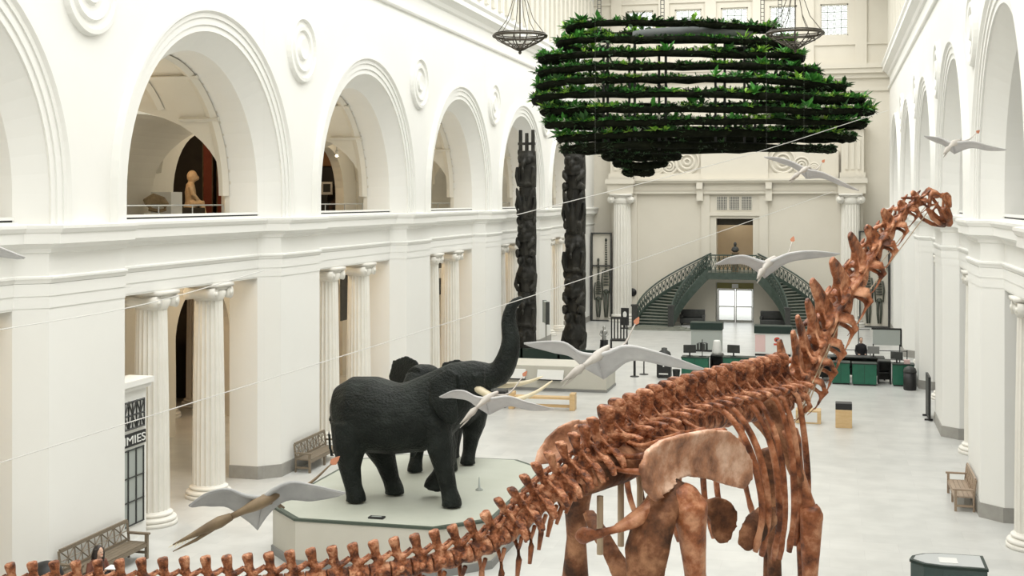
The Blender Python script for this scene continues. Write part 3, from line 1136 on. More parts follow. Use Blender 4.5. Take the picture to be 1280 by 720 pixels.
# sacral ribs tie the pelvis to the spine
for a, c in (((740, 568, 17.2), (803, 590, 16.7)), ((756, 556, 17.4), (806, 570, 16.7)), ((775, 548, 17.7), (826, 552, 16.95)), ((798, 540, 18.0), (852, 543, 17.25)), ((825, 530, 18.4), (880, 538, 17.6)), ((848, 522, 18.8), (905, 539, 17.95)),
             ((735, 575, 17.1), (722, 548, 19.0)), ((760, 555, 17.5), (750, 540, 19.2))):
    A, C = at(*a), at(*c)
    md = (A + C) / 2 + V(0, 0, -.08)
    mb = MB().loft(spline([A, md, C], 8), [(.06, .045), (.045, .035), (.04, .03), (.04, .03), (.045, .035), (.05, .04), (.06, .045), (.07, .05)], n=7)
    dpart('sacral_rib', mb.mesh('sacral_rib', True), 'bone')
limb('sacrum', [(715, 606, 16.8), (745, 590, 17.1), (775, 580, 17.4), (805, 572, 17.8)], [(.22, .2), (.3, .26), (.3, .26), (.2, .2)], 'bone_dark')
limb('pubis', [(846, 600, 17.2), (832, 625, 17.1), (818, 650, 17.0), (808, 690, 16.9), (806, 745, 16.8), (812, 775, 16.8)], [(.2, .16), (.3, .2), (.36, .22), (.34, .2), (.28, .16), (.32, .18)], 'bone_dark')
limb('ischium', [(822, 628, 17.1), (808, 640, 17.0), (790, 652, 16.9), (768, 662, 16.8), (745, 668, 16.7), (730, 668, 16.7), (722, 676, 16.7)], [(.12, .12), (.16, .12), (.14, .1), (.07, .06), (.08, .07), (.17, .12), (.1, .09)], 'bone')
limb('ischium', [(735, 640, 18.6), (748, 664, 18.3), (764, 690, 18.1), (780, 720, 17.9), (790, 745, 17.8)], [(.1, .08), (.15, .1), (.15, .1), (.2, .12), (.22, .12)], 'bone_dark')


def femur_head(mb, P_):
    mb.ell(P_[0] + V(-.1, .05, .02), (.27, .25, .24))


# hind legs, down to the floor
def hind(sgn, top, knee, ankle, m):
    T_, K_, A_ = top, knee, ankle
    ax = (K_ - T_)
    limb('femur', [T_, T_ + ax * .2, T_ + ax * .5, T_ + ax * .82, K_], [(.24, .26), (.22, .2), (.17, .15), (.22, .2), (.27, .24)], m, extra=femur_head, up=(1, 0, 0))
    K2 = K_ + V(0, 0, -.12)
    bx = A_ - K2
    limb('tibia', [K2 + V(.06, 0, 0), K2 + bx * .3 + V(.05, 0, 0), K2 + bx * .7 + V(.04, 0, 0), A_ + V(.04, 0, 0)], [.2, .14, .12, .17], m, up=(1, 0, 0))
    limb('fibula', [K2 + V(-.17, -.04, 0), K2 + bx * .5 + V(-.15, -.04, 0), A_ + V(-.13, -.02, 0)], [.09, .06, .09], m, up=(1, 0, 0))
    mb = MB()
    for k in range(5):
        a = (k - 2) * .42
        dv = V(math.sin(a), math.cos(a), 0)
        b0 = A_ + dv * .12
        mb.loft([b0, b0 + dv * .16 + V(0, 0, -.14), V(b0.x, b0.y, .07) + dv * .32, V(b0.x, b0.y, .03) + dv * .46], [.09, .08, .075, .03], n=7)
    mb.ell((A_.x, A_.y, A_.z - .08), (.24, .24, .14))
    dpart('foot', mb.blend('foot', .035, 1), m)


t0 = at(862, 628, 17.0)
hind(1, t0, V(t0.x + .12, t0.y + .3, 1.75), V(t0.x + .1, t0.y + .05, .34), 'bone')
t0 = at(722, 600, 18.9)
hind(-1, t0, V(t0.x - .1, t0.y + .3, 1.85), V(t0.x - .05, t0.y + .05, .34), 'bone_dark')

# shoulder girdle and forelegs
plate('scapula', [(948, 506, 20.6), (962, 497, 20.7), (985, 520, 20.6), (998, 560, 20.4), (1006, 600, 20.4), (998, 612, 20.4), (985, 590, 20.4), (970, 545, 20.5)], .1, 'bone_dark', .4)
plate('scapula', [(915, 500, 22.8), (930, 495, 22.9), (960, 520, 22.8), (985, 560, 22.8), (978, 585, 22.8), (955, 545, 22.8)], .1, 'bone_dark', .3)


def foreleg(S_, E_, W_, m):
    ax = E_ - S_
    limb('humerus', [S_, S_ + ax * .15, S_ + ax * .5, S_ + ax * .85, E_], [(.17, .12), (.19, .11), (.11, .1), (.15, .12), (.18, .15)], m, up=(0, 1, 0))
    bx = W_ - E_
    limb('ulna', [E_ + V(.04, -.08, .14), E_ + V(.05, -.04, 0), E_ + bx * .5 + V(.04, -.02, 0), W_ + V(.04, 0, 0)], [(.15, .14), (.2, .18), (.13, .13), (.15, .14)], m, up=(0, 1, 0))
    limb('radius', [E_ + V(-.1, .1, -.04), E_ + bx * .5 + V(-.08, .08, 0), W_ + V(-.06, .06, 0)], [.12, .085, .12], m, up=(0, 1, 0))
    mb = MB()
    for k in range(5):
        a = (k - 2) * .5
        dv = V(math.sin(a), math.cos(a), 0) * .13
        mb.loft([W_ + dv * .6 + V(0, 0, .05), W_ + dv + V(0, 0, -.18), V(W_.x, W_.y, .02) + dv * 1.25], [.085, .065, .085], n=7)
    dpart('hand', mb.blend('hand', .035, 1), m)


s0 = at(996, 575, 20.4)
e0 = at(1010, 642, 20.5)
foreleg(at(984, 535, 20.6), e0, V(e0.x - .02, e0.y + .05, .62), 'bone')
e1 = at(965, 640, 22.9)
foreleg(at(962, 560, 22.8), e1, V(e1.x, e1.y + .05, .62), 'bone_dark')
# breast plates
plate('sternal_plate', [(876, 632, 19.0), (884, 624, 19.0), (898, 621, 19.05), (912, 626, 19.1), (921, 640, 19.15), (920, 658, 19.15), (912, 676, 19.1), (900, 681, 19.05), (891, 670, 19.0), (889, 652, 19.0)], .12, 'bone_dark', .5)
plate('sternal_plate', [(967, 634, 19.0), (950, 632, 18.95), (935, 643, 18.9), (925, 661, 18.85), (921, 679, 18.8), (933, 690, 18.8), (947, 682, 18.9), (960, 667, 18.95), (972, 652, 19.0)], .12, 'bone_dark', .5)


# skull
def skull():
    mb = MB()
    for s in (-1, 1):
        mb.loft([(0, s * .1, .12), (.2, s * .16, .2), (.45, s * .15, .16), (.7, s * .12, .06), (.82, s * .05, .0)], [.05, .045, .04, .05, .05], n=6)
        mb.loft([(.2, s * .16, .2), (.28, s * .15, .34), (.42, s * .1, .38), (.58, s * .11, .2)], [.04, .035, .035, .035], n=6)
        mb.loft([(0, s * .1, .1), (.06, s * .17, -.12), (.1, s * .17, -.26)], [.045, .04, .05], n=6)
        mb.loft([(.2, s * .17, .18), (.22, s * .18, -.02), (.1, s * .17, -.2)], [.03, .03, .03], n=6)
        mb.loft([(.46, s * .15, .14), (.44, s * .16, -.04), (.2, s * .17, -.06)], [.035, .03, .03], n=6)
        mb.loft([(.1, s * .17, -.27), (.35, s * .16, -.33), (.6, s * .12, -.26), (.76, s * .05, -.16)], [.05, .05, .05, .05], n=6)
        mb.loft([(.42, s * .15, -.05), (.62, s * .13, -.06), (.8, s * .06, -.04)], [.045, .055, .05], n=6)
    mb.loft([(-.04, 0, .12), (.14, 0, .2), (.26, 0, .2)], [(.1, .09), (.13, .08), (.08, .05)], n=8)
    mb.loft([(.28, 0, .33), (.42, 0, .38), (.56, 0, .22)], [.04, .04, .04], n=6)
    mb.loft([(.55, 0, .15), (.7, 0, .06), (.85, 0, -.02), (.88, 0, -.08)], [(.13, .06), (.14, .09), (.11, .08), (.07, .05)], n=8)
    mb.loft([(.7, 0, -.2), (.78, 0, -.14)], [(.08, .05), (.06, .05)], n=8)
    return mb.blend('skull', .022, 1)


a, c = at(1157, 245, 27.2), at(1187, 279, 27.45)
t = (c - a).normalized()
dpart('skull', skull(), 'bone', frame(a, t, 1.02, 1.05, 1.0))
# steel support rods under the neck
for a, c, r_ in [((1157, 258, 27.2), (1092, 340, 25.4), .011), ((1161, 263, 27.2), (1080, 372, 25.0), .011), ((1066, 366, 24.6), (988, 540, 20.9), .012), ((1056, 384, 24.2), (1002, 528, 21.4), .012),
                 ((1046, 415, 23.8), (1004, 510, 21.6), .014)]:
    dpart('support_rod', MB().tube([at(*a), at(*c)], r_).mesh('support_rod'), 'rod')
for px, py, dd in [(750, 620, 17.0), (776, 600, 17.4), (800, 590, 17.8)]:
    p = at(px, py, dd)
    dpart('support_post', MB().tube([p, (p.x, p.y, 3.05)], .045, 8).mesh('support_post', True), 'rod')
for px in (-100, 330):
    p = at(px, 735, 14.8 if px > 0 else 13.8)
    mb = MB().tube([p - V(0, 0, .05), (p.x, p.y, .06)], .045, 8).lathe([(.3, 0), (.3, .04), (.06, .08)], (p.x, p.y, 0), 16)
    dpart('support_post', mb.mesh('support_post'), 'charcoal')

# ------------------------------------------------------------------ elephants on their platform
PZ = 1.05
PL = tag(root('elephant_platform', (-9.45, 28.5, 0)), 'low eight-sided beige platform with dark rim under the two elephants', 'platform')
hx, hy, ch = 2.5, 3.52, .95


def octo(o=0.0):
    x, y = hx + o, hy + o
    return [(-x + ch, -y), (x - ch, -y), (x, -y + ch), (x, y - ch), (x - ch, y), (-x + ch, y), (-x, y - ch), (-x, -y + ch)]


MB().slab([(x, y, .17) for x, y in octo(0)], (0, 0, PZ - .23)).build('body', 'plinth', PL)
MB().slab([(x, y, 0) for x, y in octo(.03)], (0, 0, .17)).build('kick_board', 'grey_label', PL)
MB().slab([(x, y, PZ - .06) for x, y in octo(.02)], (0, 0, .055)).build('rim', 'plinth_edge', PL)
MB().slab([(x, y, PZ - .06) for x, y in octo(-.06)], (0, 0, .06)).build('deck', 'plinth_top', PL)


def elephant_mesh(trunk, trad, ears_out, legs):
    mb = MB()
    sec = [(-1.52, 1.85, .3, .25), (-1.38, 1.88, .62, .5), (-1.05, 1.92, .82, .7), (-.6, 1.9, .86, .82), (-.05, 1.82, .8, .86), (.4, 1.88, .8, .78), (.8, 2.08, .78, .62), (1.15, 2.38, .66, .5), (1.5, 2.66, .53, .45), (1.85, 2.8, .4, .36), (2.1, 2.84, .3, .28)]
    mb.loft([(x, 0, z) for x, z, h, w_ in sec], [(w_, h) for x, z, h, w_ in sec], n=20)
    mb.loft(spline(trunk, 14), trad, up=(0, 1, 0), n=12)
    for pts, rad in legs:
        mb.loft(pts, rad, up=(1, 0, 0), n=12)
    mb.loft([(1.75, 0, 2.55), (2.05, 0, 2.4), (2.2, 0, 2.38)], [(.24, .2), (.18, .14), (.1, .07)], n=10)      # lower jaw
    for s in (-1, 1):
        if ears_out:
            mb.loft([(1.25, s * .38, 2.75), (1.15, s * .75, 2.72), (1.05, s * 1.15, 2.6), (1.0, s * 1.4, 2.4)], [(.09, .45), (.07, .62), (.06, .6), (.06, .3)], up=(0, 0, 1), n=14)
        else:
            mb.loft([(1.4, s * .46, 2.98), (1.22, s * .58, 2.72), (1.22, s * .68, 2.38), (1.38, s * .7, 2.08), (1.5, s * .66, 1.88)], [(.14, .1), (.33, .07), (.34, .06), (.24, .06), (.08, .05)], up=(0, 1, 0), n=14)
        mb.ell((1.88, s * .36, 2.86), (.07, .05, .06), 8, 5)
    mb.loft([(-1.45, 0, 2.05), (-1.6, 0, 1.75), (-1.64, 0, 1.4), (-1.6, 0, 1.05), (-1.56, 0, .9)], [.09, .05, .04, .04, .05], n=8)
    return mb.blend('elephant', .04, 3, .5)


def leg_set(front_far_up):
    hr = [(.42, .46), (.36, .38), (.24, .25), (.2, .2), (.22, .22), (.24, .24)]
    fr = [(.34, .36), (.28, .3), (.22, .22), (.19, .19), (.22, .22), (.24, .24)]
    out = [([(-1.0, -.36, 1.75), (-1.0, -.42, 1.2), (-.98, -.44, .75), (-.9, -.44, .35), (-.84, -.44, .14), (-.84, -.44, .02)], hr),
           ([(-.85, .36, 1.7), (-.6, .42, 1.15), (-.42, .44, .72), (-.3, .44, .35), (-.22, .44, .14), (-.22, .44, .02)], hr),
           ([(.95, -.34, 1.9), (1.1, -.4, 1.25), (1.2, -.42, .8), (1.3, -.42, .35), (1.36, -.42, .14), (1.36, -.42, .02)], fr)]
    if front_far_up:
        out.append(([(.8, .34, 1.8), (.95, .4, 1.2), (1.02, .42, .85), (.86, .42, .5), (.74, .42, .32), (.7, .42, .18)], fr))
    else:
        out.append(([(.8, .34, 1.8), (.8, .4, 1.2), (.82, .42, .8), (.8, .42, .35), (.8, .42, .14), (.8, .42, .02)], fr))
    return out


tr = [.30, .29, .28, .265, .25, .235, .22, .205, .19, .175, .155, .13, .105, .07]
m1 = elephant_mesh([(2.0, 0, 2.82), (2.32, 0, 2.9), (2.52, 0, 3.25), (2.6, 0, 3.65), (2.55, 0, 4.05), (2.62, 0, 4.4), (2.86, 0, 4.58)], tr, False, leg_set(True))
E1 = tag(root('elephant', (-9.42, 27.05, PZ + .01), R(2)), 'dark grey elephant striding with trunk raised straight up', 'elephant')
link('body', m1, 'hide', E1)
for s in (-1, 1):
    pts = spline([(1.85, s * .24, 2.62), (2.3, s * .32, 2.42), (2.8, s * .36, 2.4), (3.25, s * .34, 2.58), (3.58, s * .28, 2.82)], 14) if s < 0 else spline([(1.85, .24, 2.68), (2.4, .32, 2.6), (2.9, .36, 2.68), (3.25, .34, 2.82)], 14)
    MB().loft(pts, [.095 - .0055 * k for k in range(13)] + [.012], n=10).build('tusk', 'ivory', E1, True)
m2 = elephant_mesh([(2.0, 0, 2.8), (2.22, 0, 2.55), (2.3, 0, 2.15), (2.28, 0, 1.65), (2.2, 0, 1.2), (2.1, 0, .85), (2.2, 0, .6)], tr, True, leg_set(False))
E2 = tag(root('elephant', (-9.35, 30.95, PZ + .01), R(257)), 'dark elephant standing behind the trunk-raising one with ears spread', 'elephant')
E2.scale = (.86, .86, .86)
link('body', m2, 'hide', E2)
for s in (-1, 1):
    MB().loft(spline([(1.85, s * .24, 2.55), (2.15, s * .32, 2.25), (2.45, s * .36, 2.05), (2.75, s * .34, 2.02)], 14), [.095 - .0055 * k for k in range(13)] + [.012], n=10).build('tusk', 'ivory', E2, True)
p = at(471, 634.5, 26.9)
tg = tag(root('floor_label', (p.x, p.y, PZ)), 'small black label plate beside the feet of the striding elephant', 'label')
MB().box(-.17, .17, -.09, .09, 0, .035).build('plate', 'black', tg, bevel=.008)
MB().box(-.11, .11, -.03, .03, .035, .038).build('lettering', 'grey_board', tg)
p = at(599, 605, 29.5)
tg = tag(root('acrylic_marker', (p.x, p.y, PZ)), 'small pale acrylic cone marker on the elephant platform', 'marker')
MB().lathe([(.09, 0), (.09, .02), (.03, .06), (.012, .3)], n=12).build('cone', 'grey_board', tg, True)

# ------------------------------------------------------------------ hanging cloud of planters
GD_ = 45.0
G0 = at(862, 120, GD_)
GAR = tag(root('hanging_garden', G0), 'hanging cloud of stacked dark planter rings full of green plants', 'hanging planter')


def gpt(px, py):
    """metres right of and above the garden's centre for a photograph position"""
    k = GD_ / FPX
    return (px - 862) * k, -(py - 120) * k


TIERS = [(712, 966, 37, 1.0), (700, 990, 57, 1.25), (677, 1001, 75, 1.5), (676, 1019, 92, 1.65), (674, 1052, 109, 1.75), (670, 1076, 126, 1.8), (680, 1087, 142, 1.75), (685, 1078, 157, 1.65), (700, 1064, 172, 1.5), (706, 1040, 186, 1.35),
         (757, 846, 196, .55), (771, 830, 206, .4), (783, 813, 215, .25)]
rg = random.Random(3)
leafs = [MB() for _ in range(5)]


def leaf(mb, p, a, el, L, wd):
    dv = V(math.cos(a) * math.cos(el), math.sin(a) * math.cos(el), math.sin(el))
    sd = V(-math.sin(a), math.cos(a), 0) * wd
    mid = p + dv * L * .5 + V(0, 0, .04 * L)
    tip = p + dv * L - V(0, 0, .12 * L)
    mb.add([p, mid + sd, tip, mid - sd], [(0, 1, 2), (0, 2, 3)])


for ti, (xl, xr, py, dep) in enumerate(TIERS):
    ax, az = gpt(xl, py)
    bx_, _ = gpt(xr, py)
    cx, rx = (ax + bx_) / 2, (bx_ - ax) / 2
    # plan outline: rounded lobe whose right end tapers to a point
    N = 64
    ctr = []
    for k in range(N):
        th = 2 * PI * k / N
        c, s_ = math.cos(th), math.sin(th)
        x = cx + rx * math.copysign(abs(c) ** .8, c)
        taper = 1 - .45 * max(0, (x - (cx + rx * .15)) / (rx * .85)) if rx > 2 else 1
        y = dep * 1.5 * math.copysign(abs(s_) ** .8, s_) * taper * (1 + .08 * math.sin(3 * th + ti) + .05 * math.sin(5 * th + 2 * ti))
        ctr.append(V(x, y, az + .05 * math.sin(2 * th + ti * 1.3) + rg.uniform(-.02, .02)))
    # turn the ring so that it faces the photographer's end squarely
    ctr = [V(p.x * CY - p.y * SY, p.x * SY + p.y * CY, p.z) for p in ctr]
    rad = [(.15 + rg.uniform(-.02, .03), .12 + rg.uniform(-.02, .03)) for _ in ctr]
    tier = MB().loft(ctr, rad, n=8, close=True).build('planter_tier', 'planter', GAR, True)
    nl = int((85 if ti < 9 else 40) * N * (.35 + .65 * rx / 6.0))
    cols = [MB() for _ in range(5)]
    k = 0
    while k < nl:
        i = rg.randrange(N)
        f = rg.random()
        p = ctr[i].lerp(ctr[(i + 1) % N], f) + V(rg.uniform(-.13, .13), rg.uniform(-.13, .13), .08)
        u = rg.random()
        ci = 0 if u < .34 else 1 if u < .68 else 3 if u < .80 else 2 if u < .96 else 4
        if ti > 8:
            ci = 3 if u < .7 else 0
        big = rg.random() < .06 and ti < 9
        nn = rg.randint(6, 12)
        L = rg.uniform(.3, .5) if big else rg.uniform(.09, .24) * (1 if ti < 10 else .7)
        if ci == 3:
            p = p + V(0, 0, -.1)  # dark leaves hang low over the planter tube
        for q in range(nn):
            leaf(cols[ci], p + V(rg.uniform(-.06, .06), rg.uniform(-.06, .06), 0), rg.uniform(0, 2 * PI), rg.uniform(-.6 if ci == 3 else -.1, 1.25), L * rg.uniform(.7, 1.2), L * rg.uniform(.1, .24))
        k += nn
    for ci, mbl in enumerate(cols):
        if mbl.v:
            o = mbl.build(['dark_foliage', 'green_foliage', 'lime_foliage', 'hanging_foliage', 'pale_flowers'][ci], 'leaf_%d' % ci, tier)
            o['kind'] = 'stuff'
# pale inner drum visible under the top ring
mb = MB()
ax, z0 = gpt(790, 50)
bx_, z1 = gpt(940, 38)
mb.loft([V((ax + bx_) / 2, 0, z0), V((ax + bx_) / 2, 0, z1)], [((bx_ - ax) / 2, 1.1)], up=(0, 1, 0), n=24)
mb.build('inner_drum', 'planter_inner', GAR, True)
for px in (757, 790, 828, 900, 937):          # upright posts tying the tiers together
    for sy in (-1.0, 1.0):
        x, _ = gpt(px, 0)
        _, za = gpt(0, 52)
        _, zb = gpt(0, 186)
        MB().tube([V(x * CY - sy * SY, x * SY + sy * CY, za), V(x * CY - sy * SY, x * SY + sy * CY, zb)], .05, 6).build('post', 'black', GAR)
for px in (749, 828, 953, 975):               # ladder-like hangers up to the ceiling
    x, _ = gpt(px, 0)
    _, za = gpt(0, 40)
    zb = ZT - G0.z
    mb = MB()
    for sx in (-.06, .06):
        mb.tube([V((x + sx) * CY, (x + sx) * SY, za), V((x + sx) * CY, (x + sx) * SY, zb)], .013, 5)
    for k in range(int((zb - za) / .14)):
        z = za + k * .14
        mb.tube([V((x - .06) * CY, (x - .06) * SY, z), V((x + .06) * CY, (x + .06) * SY, z)], .01, 4)
    mb.build('hanger', 'charcoal', GAR)

# ------------------------------------------------------------------ chandeliers
def chandelier(p, label):
    o = tag(root('chandelier', p), label, 'chandelier', 'iron chandeliers')
    for r_, z, t_ in ((.88, 0, .045), (.84, .07, .02), (.62, -.2, .025), (.3, -.36, .022)):
        MB().loft([V(r_ * math.cos(2 * PI * k / 36), r_ * math.sin(2 * PI * k / 36), z) for k in range(36)], [t_], n=6, close=True).build('ring', 'iron', o, True)
    for k in range(12):
        a = 2 * PI * k / 12
        pr = [(.88, 0), (.76, -.12), (.62, -.2), (.45, -.29), (.3, -.36), (.12, -.46), (.0, -.5)]
        MB().loft([V(r_ * math.cos(a), r_ * math.sin(a), z) for r_, z in pr], [.02], n=5).build('rib', 'iron', o)
    for k in range(6):
        a = 2 * PI * k / 6
        MB().loft([V(.85 * math.cos(a), .85 * math.sin(a), .03), V(.45 * math.cos(a), .45 * math.sin(a), .55), V(.2 * math.cos(a), .2 * math.sin(a), 1.3), V(.08 * math.cos(a), .08 * math.sin(a), 2.6)], [.012], n=5).build('chain', 'iron', o)
    MB().tube([V(0, 0, -.2), V(0, 0, ZT - p[2])], .022).build('stem', 'iron', o)
    MB().lathe([(.005, -.62), (.06, -.56), (.04, -.5), (.12, -.44), (.02, -.3)], n=12).build('finial', 'iron', o, True)


chandelier(at(650, 45, 42.0), 'openwork iron bowl chandelier hanging close to the arcade on the totem pole side')
chandelier(at(994, 42, 40.0), 'openwork iron bowl chandelier hanging past the pointed end of the hanging garden')

# ------------------------------------------------------------------ flying reptiles on wires
def ptero(label, d, B, head, tail, Lw, Rw, chord, wingm='wing', bodym='wing_body', bs=1.0, dz=0.0, teeth=False, tail_mid=None):
    b0 = at(*B, d)
    o = tag(root('flying_reptile', b0), label, 'model', 'flying reptile models on wires')

    def P_(px, py, dd=0.0):
        return at(px, py, d + dd) - b0
    h0, t0 = P_(*head, -.25), P_(*tail, .35)
    cv = P_(B[0] + chord[0] * 1.3, B[1] + chord[1] * 1.5, chord[2] * 1.3)
    nr = h0 * .38
    # body and neck
    mb = MB().loft(spline([t0 * .34, t0 * .16, V(0, 0, 0), h0 * .22, nr], 9), [(.02 * bs, .02 * bs), (.04 * bs, .035 * bs), (.055 * bs, .045 * bs), (.066 * bs, .055 * bs), (.07 * bs, .058 * bs), (.06 * bs, .05 * bs), (.04 * bs, .036 * bs), (.03 * bs, .03 * bs), (.026 * bs, .028 * bs)], n=10)
    for s in (-1, 1):      # hind legs trailing
        q = t0 * .3 + cv * .4
        mb.loft([V(0, 0, -.02), q * .6, q + V(s * .02, 0, -.05)], [.03 * bs, .018 * bs, .01 * bs], n=6)
    mb.build('body', bodym, o, True)
    mb = MB().loft([nr * .95, nr + (h0 - nr) * .18, nr + (h0 - nr) * .4, nr + (h0 - nr) * .7, h0], [(.035 * bs, .035 * bs), (.05 * bs, .055 * bs), (.04 * bs, .045 * bs), (.022 * bs, .022 * bs), (.006 * bs, .006 * bs)], n=9)
    jaw = h0 + V(0, 0, -.06 * bs)
    mb.loft([nr + (h0 - nr) * .25 + V(0, 0, -.03 * bs), nr + (jaw - nr) * .6 + V(0, 0, -.02 * bs), jaw], [.02 * bs, .016 * bs, .004 * bs], n=6)
    hd = mb.build('head', bodym, o, True)
    if teeth:
        for k in range(9):
            f = .45 + .06 * k
            q = nr + (h0 - nr) * f
            for s in (-1, 1):
                MB().loft([q, q + V(s * .03, 0, -.02) * bs + (h0 - nr).normalized() * .05 * bs], [.009 * bs, .002], n=5).build('tooth', 'ivory', hd)
    # tail with vane
    tm = P_(*tail_mid, .2) if tail_mid else t0 * .55 + V(0, 0, -.12 * t0.length)
    tp = spline([t0 * .2, tm, t0], 10)
    tl = MB().loft(tp, [.022 * bs - .0017 * bs * k for k in range(10)], n=6).build('tail', bodym, o, True)
    dv = (tp[-1] - tp[-2]).normalized()
    sv = V(dv.z, 0, -dv.x)
    sv = (sv if sv.length > .1 else V(1, 0, 0)).normalized() * .035 * bs
    bv = bs * .55
    c = t0
    MB().slab([c - dv * .02, c + dv * .05 * bv + sv, c + dv * .13 * bv + sv * .6, c + dv * .2 * bv, c + dv * .13 * bv - sv * .6, c + dv * .05 * bv - sv], (0, .014, 0)).build('tail_vane', 'vane', tl)
    for wpts, s in ((Lw, -1), (Rw, 1)):
        W_ = [V(0, 0, .02)] + [P_(*q) for q in wpts]
        le = spline(W_, 18)
        up = []
        rows = []
        for i, p in enumerate(le):
            f = i / 17
            cw = (1 - f) ** .75 * (1 - .25 * math.sin(PI * min(1, f * 1.6)))
            row = []
            for j in range(6):
                g = j / 5
                row.append(p + cv * cw * g + V(0, 0, .05 * bs * math.sin(PI * g) * (1 - f)))
            rows.append(row)
        vs_ = [p for r_ in rows for p in r_]
        fs = [(i * 6 + j, i * 6 + j + 1, (i + 1) * 6 + j + 1, (i + 1) * 6 + j) for i in range(17) for j in range(5)]
        wg = MB().add(vs_, fs).build('wing', wingm, o, True)
        sm = wg.modifiers.new('thickness', 'SOLIDIFY')
        sm.thickness = .016 * bs
        MB().loft(le, [max(.007, .028 * bs * (1 - k / 19)) for k in range(18)], n=7).build('wing_bone', wingm, wg, True)
    MB().tube([V(0, 0, .05), V(0, 0, ZT - .02 - b0.z)], .0003, 4).build('suspension_wire', 'cable', o)
    return o


ptero('pale winged flying reptile model gliding before the beige exhibit plinth', 14.0, (744, 447), (701, 478), (794, 405), [(724, 441), (706, 429), (684, 427), (655, 429)], [(760, 441), (785, 433), (830, 443), (880, 461)], (8, 19, .3), bs=.95, tail_mid=(778, 433))
ptero('pale flying reptile model in front of the elephant with the raised trunk', 20.0, (606, 500), (575, 530), (654, 470), [(594, 496), (580, 489), (565, 489), (549, 496)], [(618, 498), (636, 496), (660, 503), (692, 511)], (4, 13, .35), bs=1.0, tail_mid=(636, 492))
ptero('large brown flying reptile model with dusky wings and toothed beak near the round benches', 11.0, (330, 626), (216, 681), (414, 580), [(306, 620), (284, 612), (258, 617), (236, 632)], [(342, 613), (362, 604), (386, 606), (432, 616)], (-6, 26, .1), 'wing_dusky', 'brown_hide', .95, teeth=True, tail_mid=(384, 606)
      )['label'] = 'brown flying reptile model with dusky wings and toothed beak beside a fluted column'
ptero('white flying reptile model gliding in front of the landing of the dark staircase', 18.0, (958, 331), (946, 349), (990, 302), [(948, 326), (930, 320), (912, 322), (894, 330)], [(968, 325), (988, 317), (1016, 314), (1050, 317)], (-2, 12, .3), bs=1.0, tail_mid=(984, 318))
ptero('white flying reptile model hanging just below the pointed end of the hanging garden', 26.0, (1005, 212), (986, 226), (1028, 203), [(999, 207), (986, 201), (971, 197), (955, 196)], [(1012, 213), (1028, 216), (1048, 225), (1074, 238)], (2, 8, .3), bs=1.0, tail_mid=(1020, 212))
ptero('white flying reptile model hanging above the skull of the giant skeleton', 23.5, (1190, 180), (1179, 193), (1221, 166), [(1185, 178), (1176, 173), (1166, 171), (1155, 170)], [(1200, 178), (1215, 177), (1236, 182), (1258, 187)], (2, 9, .3), bs=1.0, tail_mid=(1210, 175))
ptero('pale flying reptile model with only a wing reaching past the end of the arcade cornice', 9.0, (-95, 300), (-120, 340), (-60, 270), [(-105, 296), (-130, 292), (-160, 300), (-190, 315)], [(-75, 297), (-40, 299), (-5, 308), (31, 322)], (3, 18, .2), bs=.9, tail_mid=(-70, 292))

for a, c, lb in [((-40, 591, 15.0), (1040, 240, 34.0), 'thin pale cable slanting above the elephants and across the end portal'), ((640, 270, 24.0), (1110, 138, 34.0), 'thin pale cable slanting up beneath the hanging garden'),
                 ((-30, 417, 17.0), (330, 338, 23.0), 'thin pale cable crossing in front of the ionic capitals')]:
    A, C = at(*a), at(*c)
    o = tag(root('cable', A), lb, 'cable')
    md = (A + C) / 2 - V(0, 0, .12)
    MB().loft([p - A for p in spline([A, md, C], 16)], [.008], n=5).build('strand', 'cable', o)

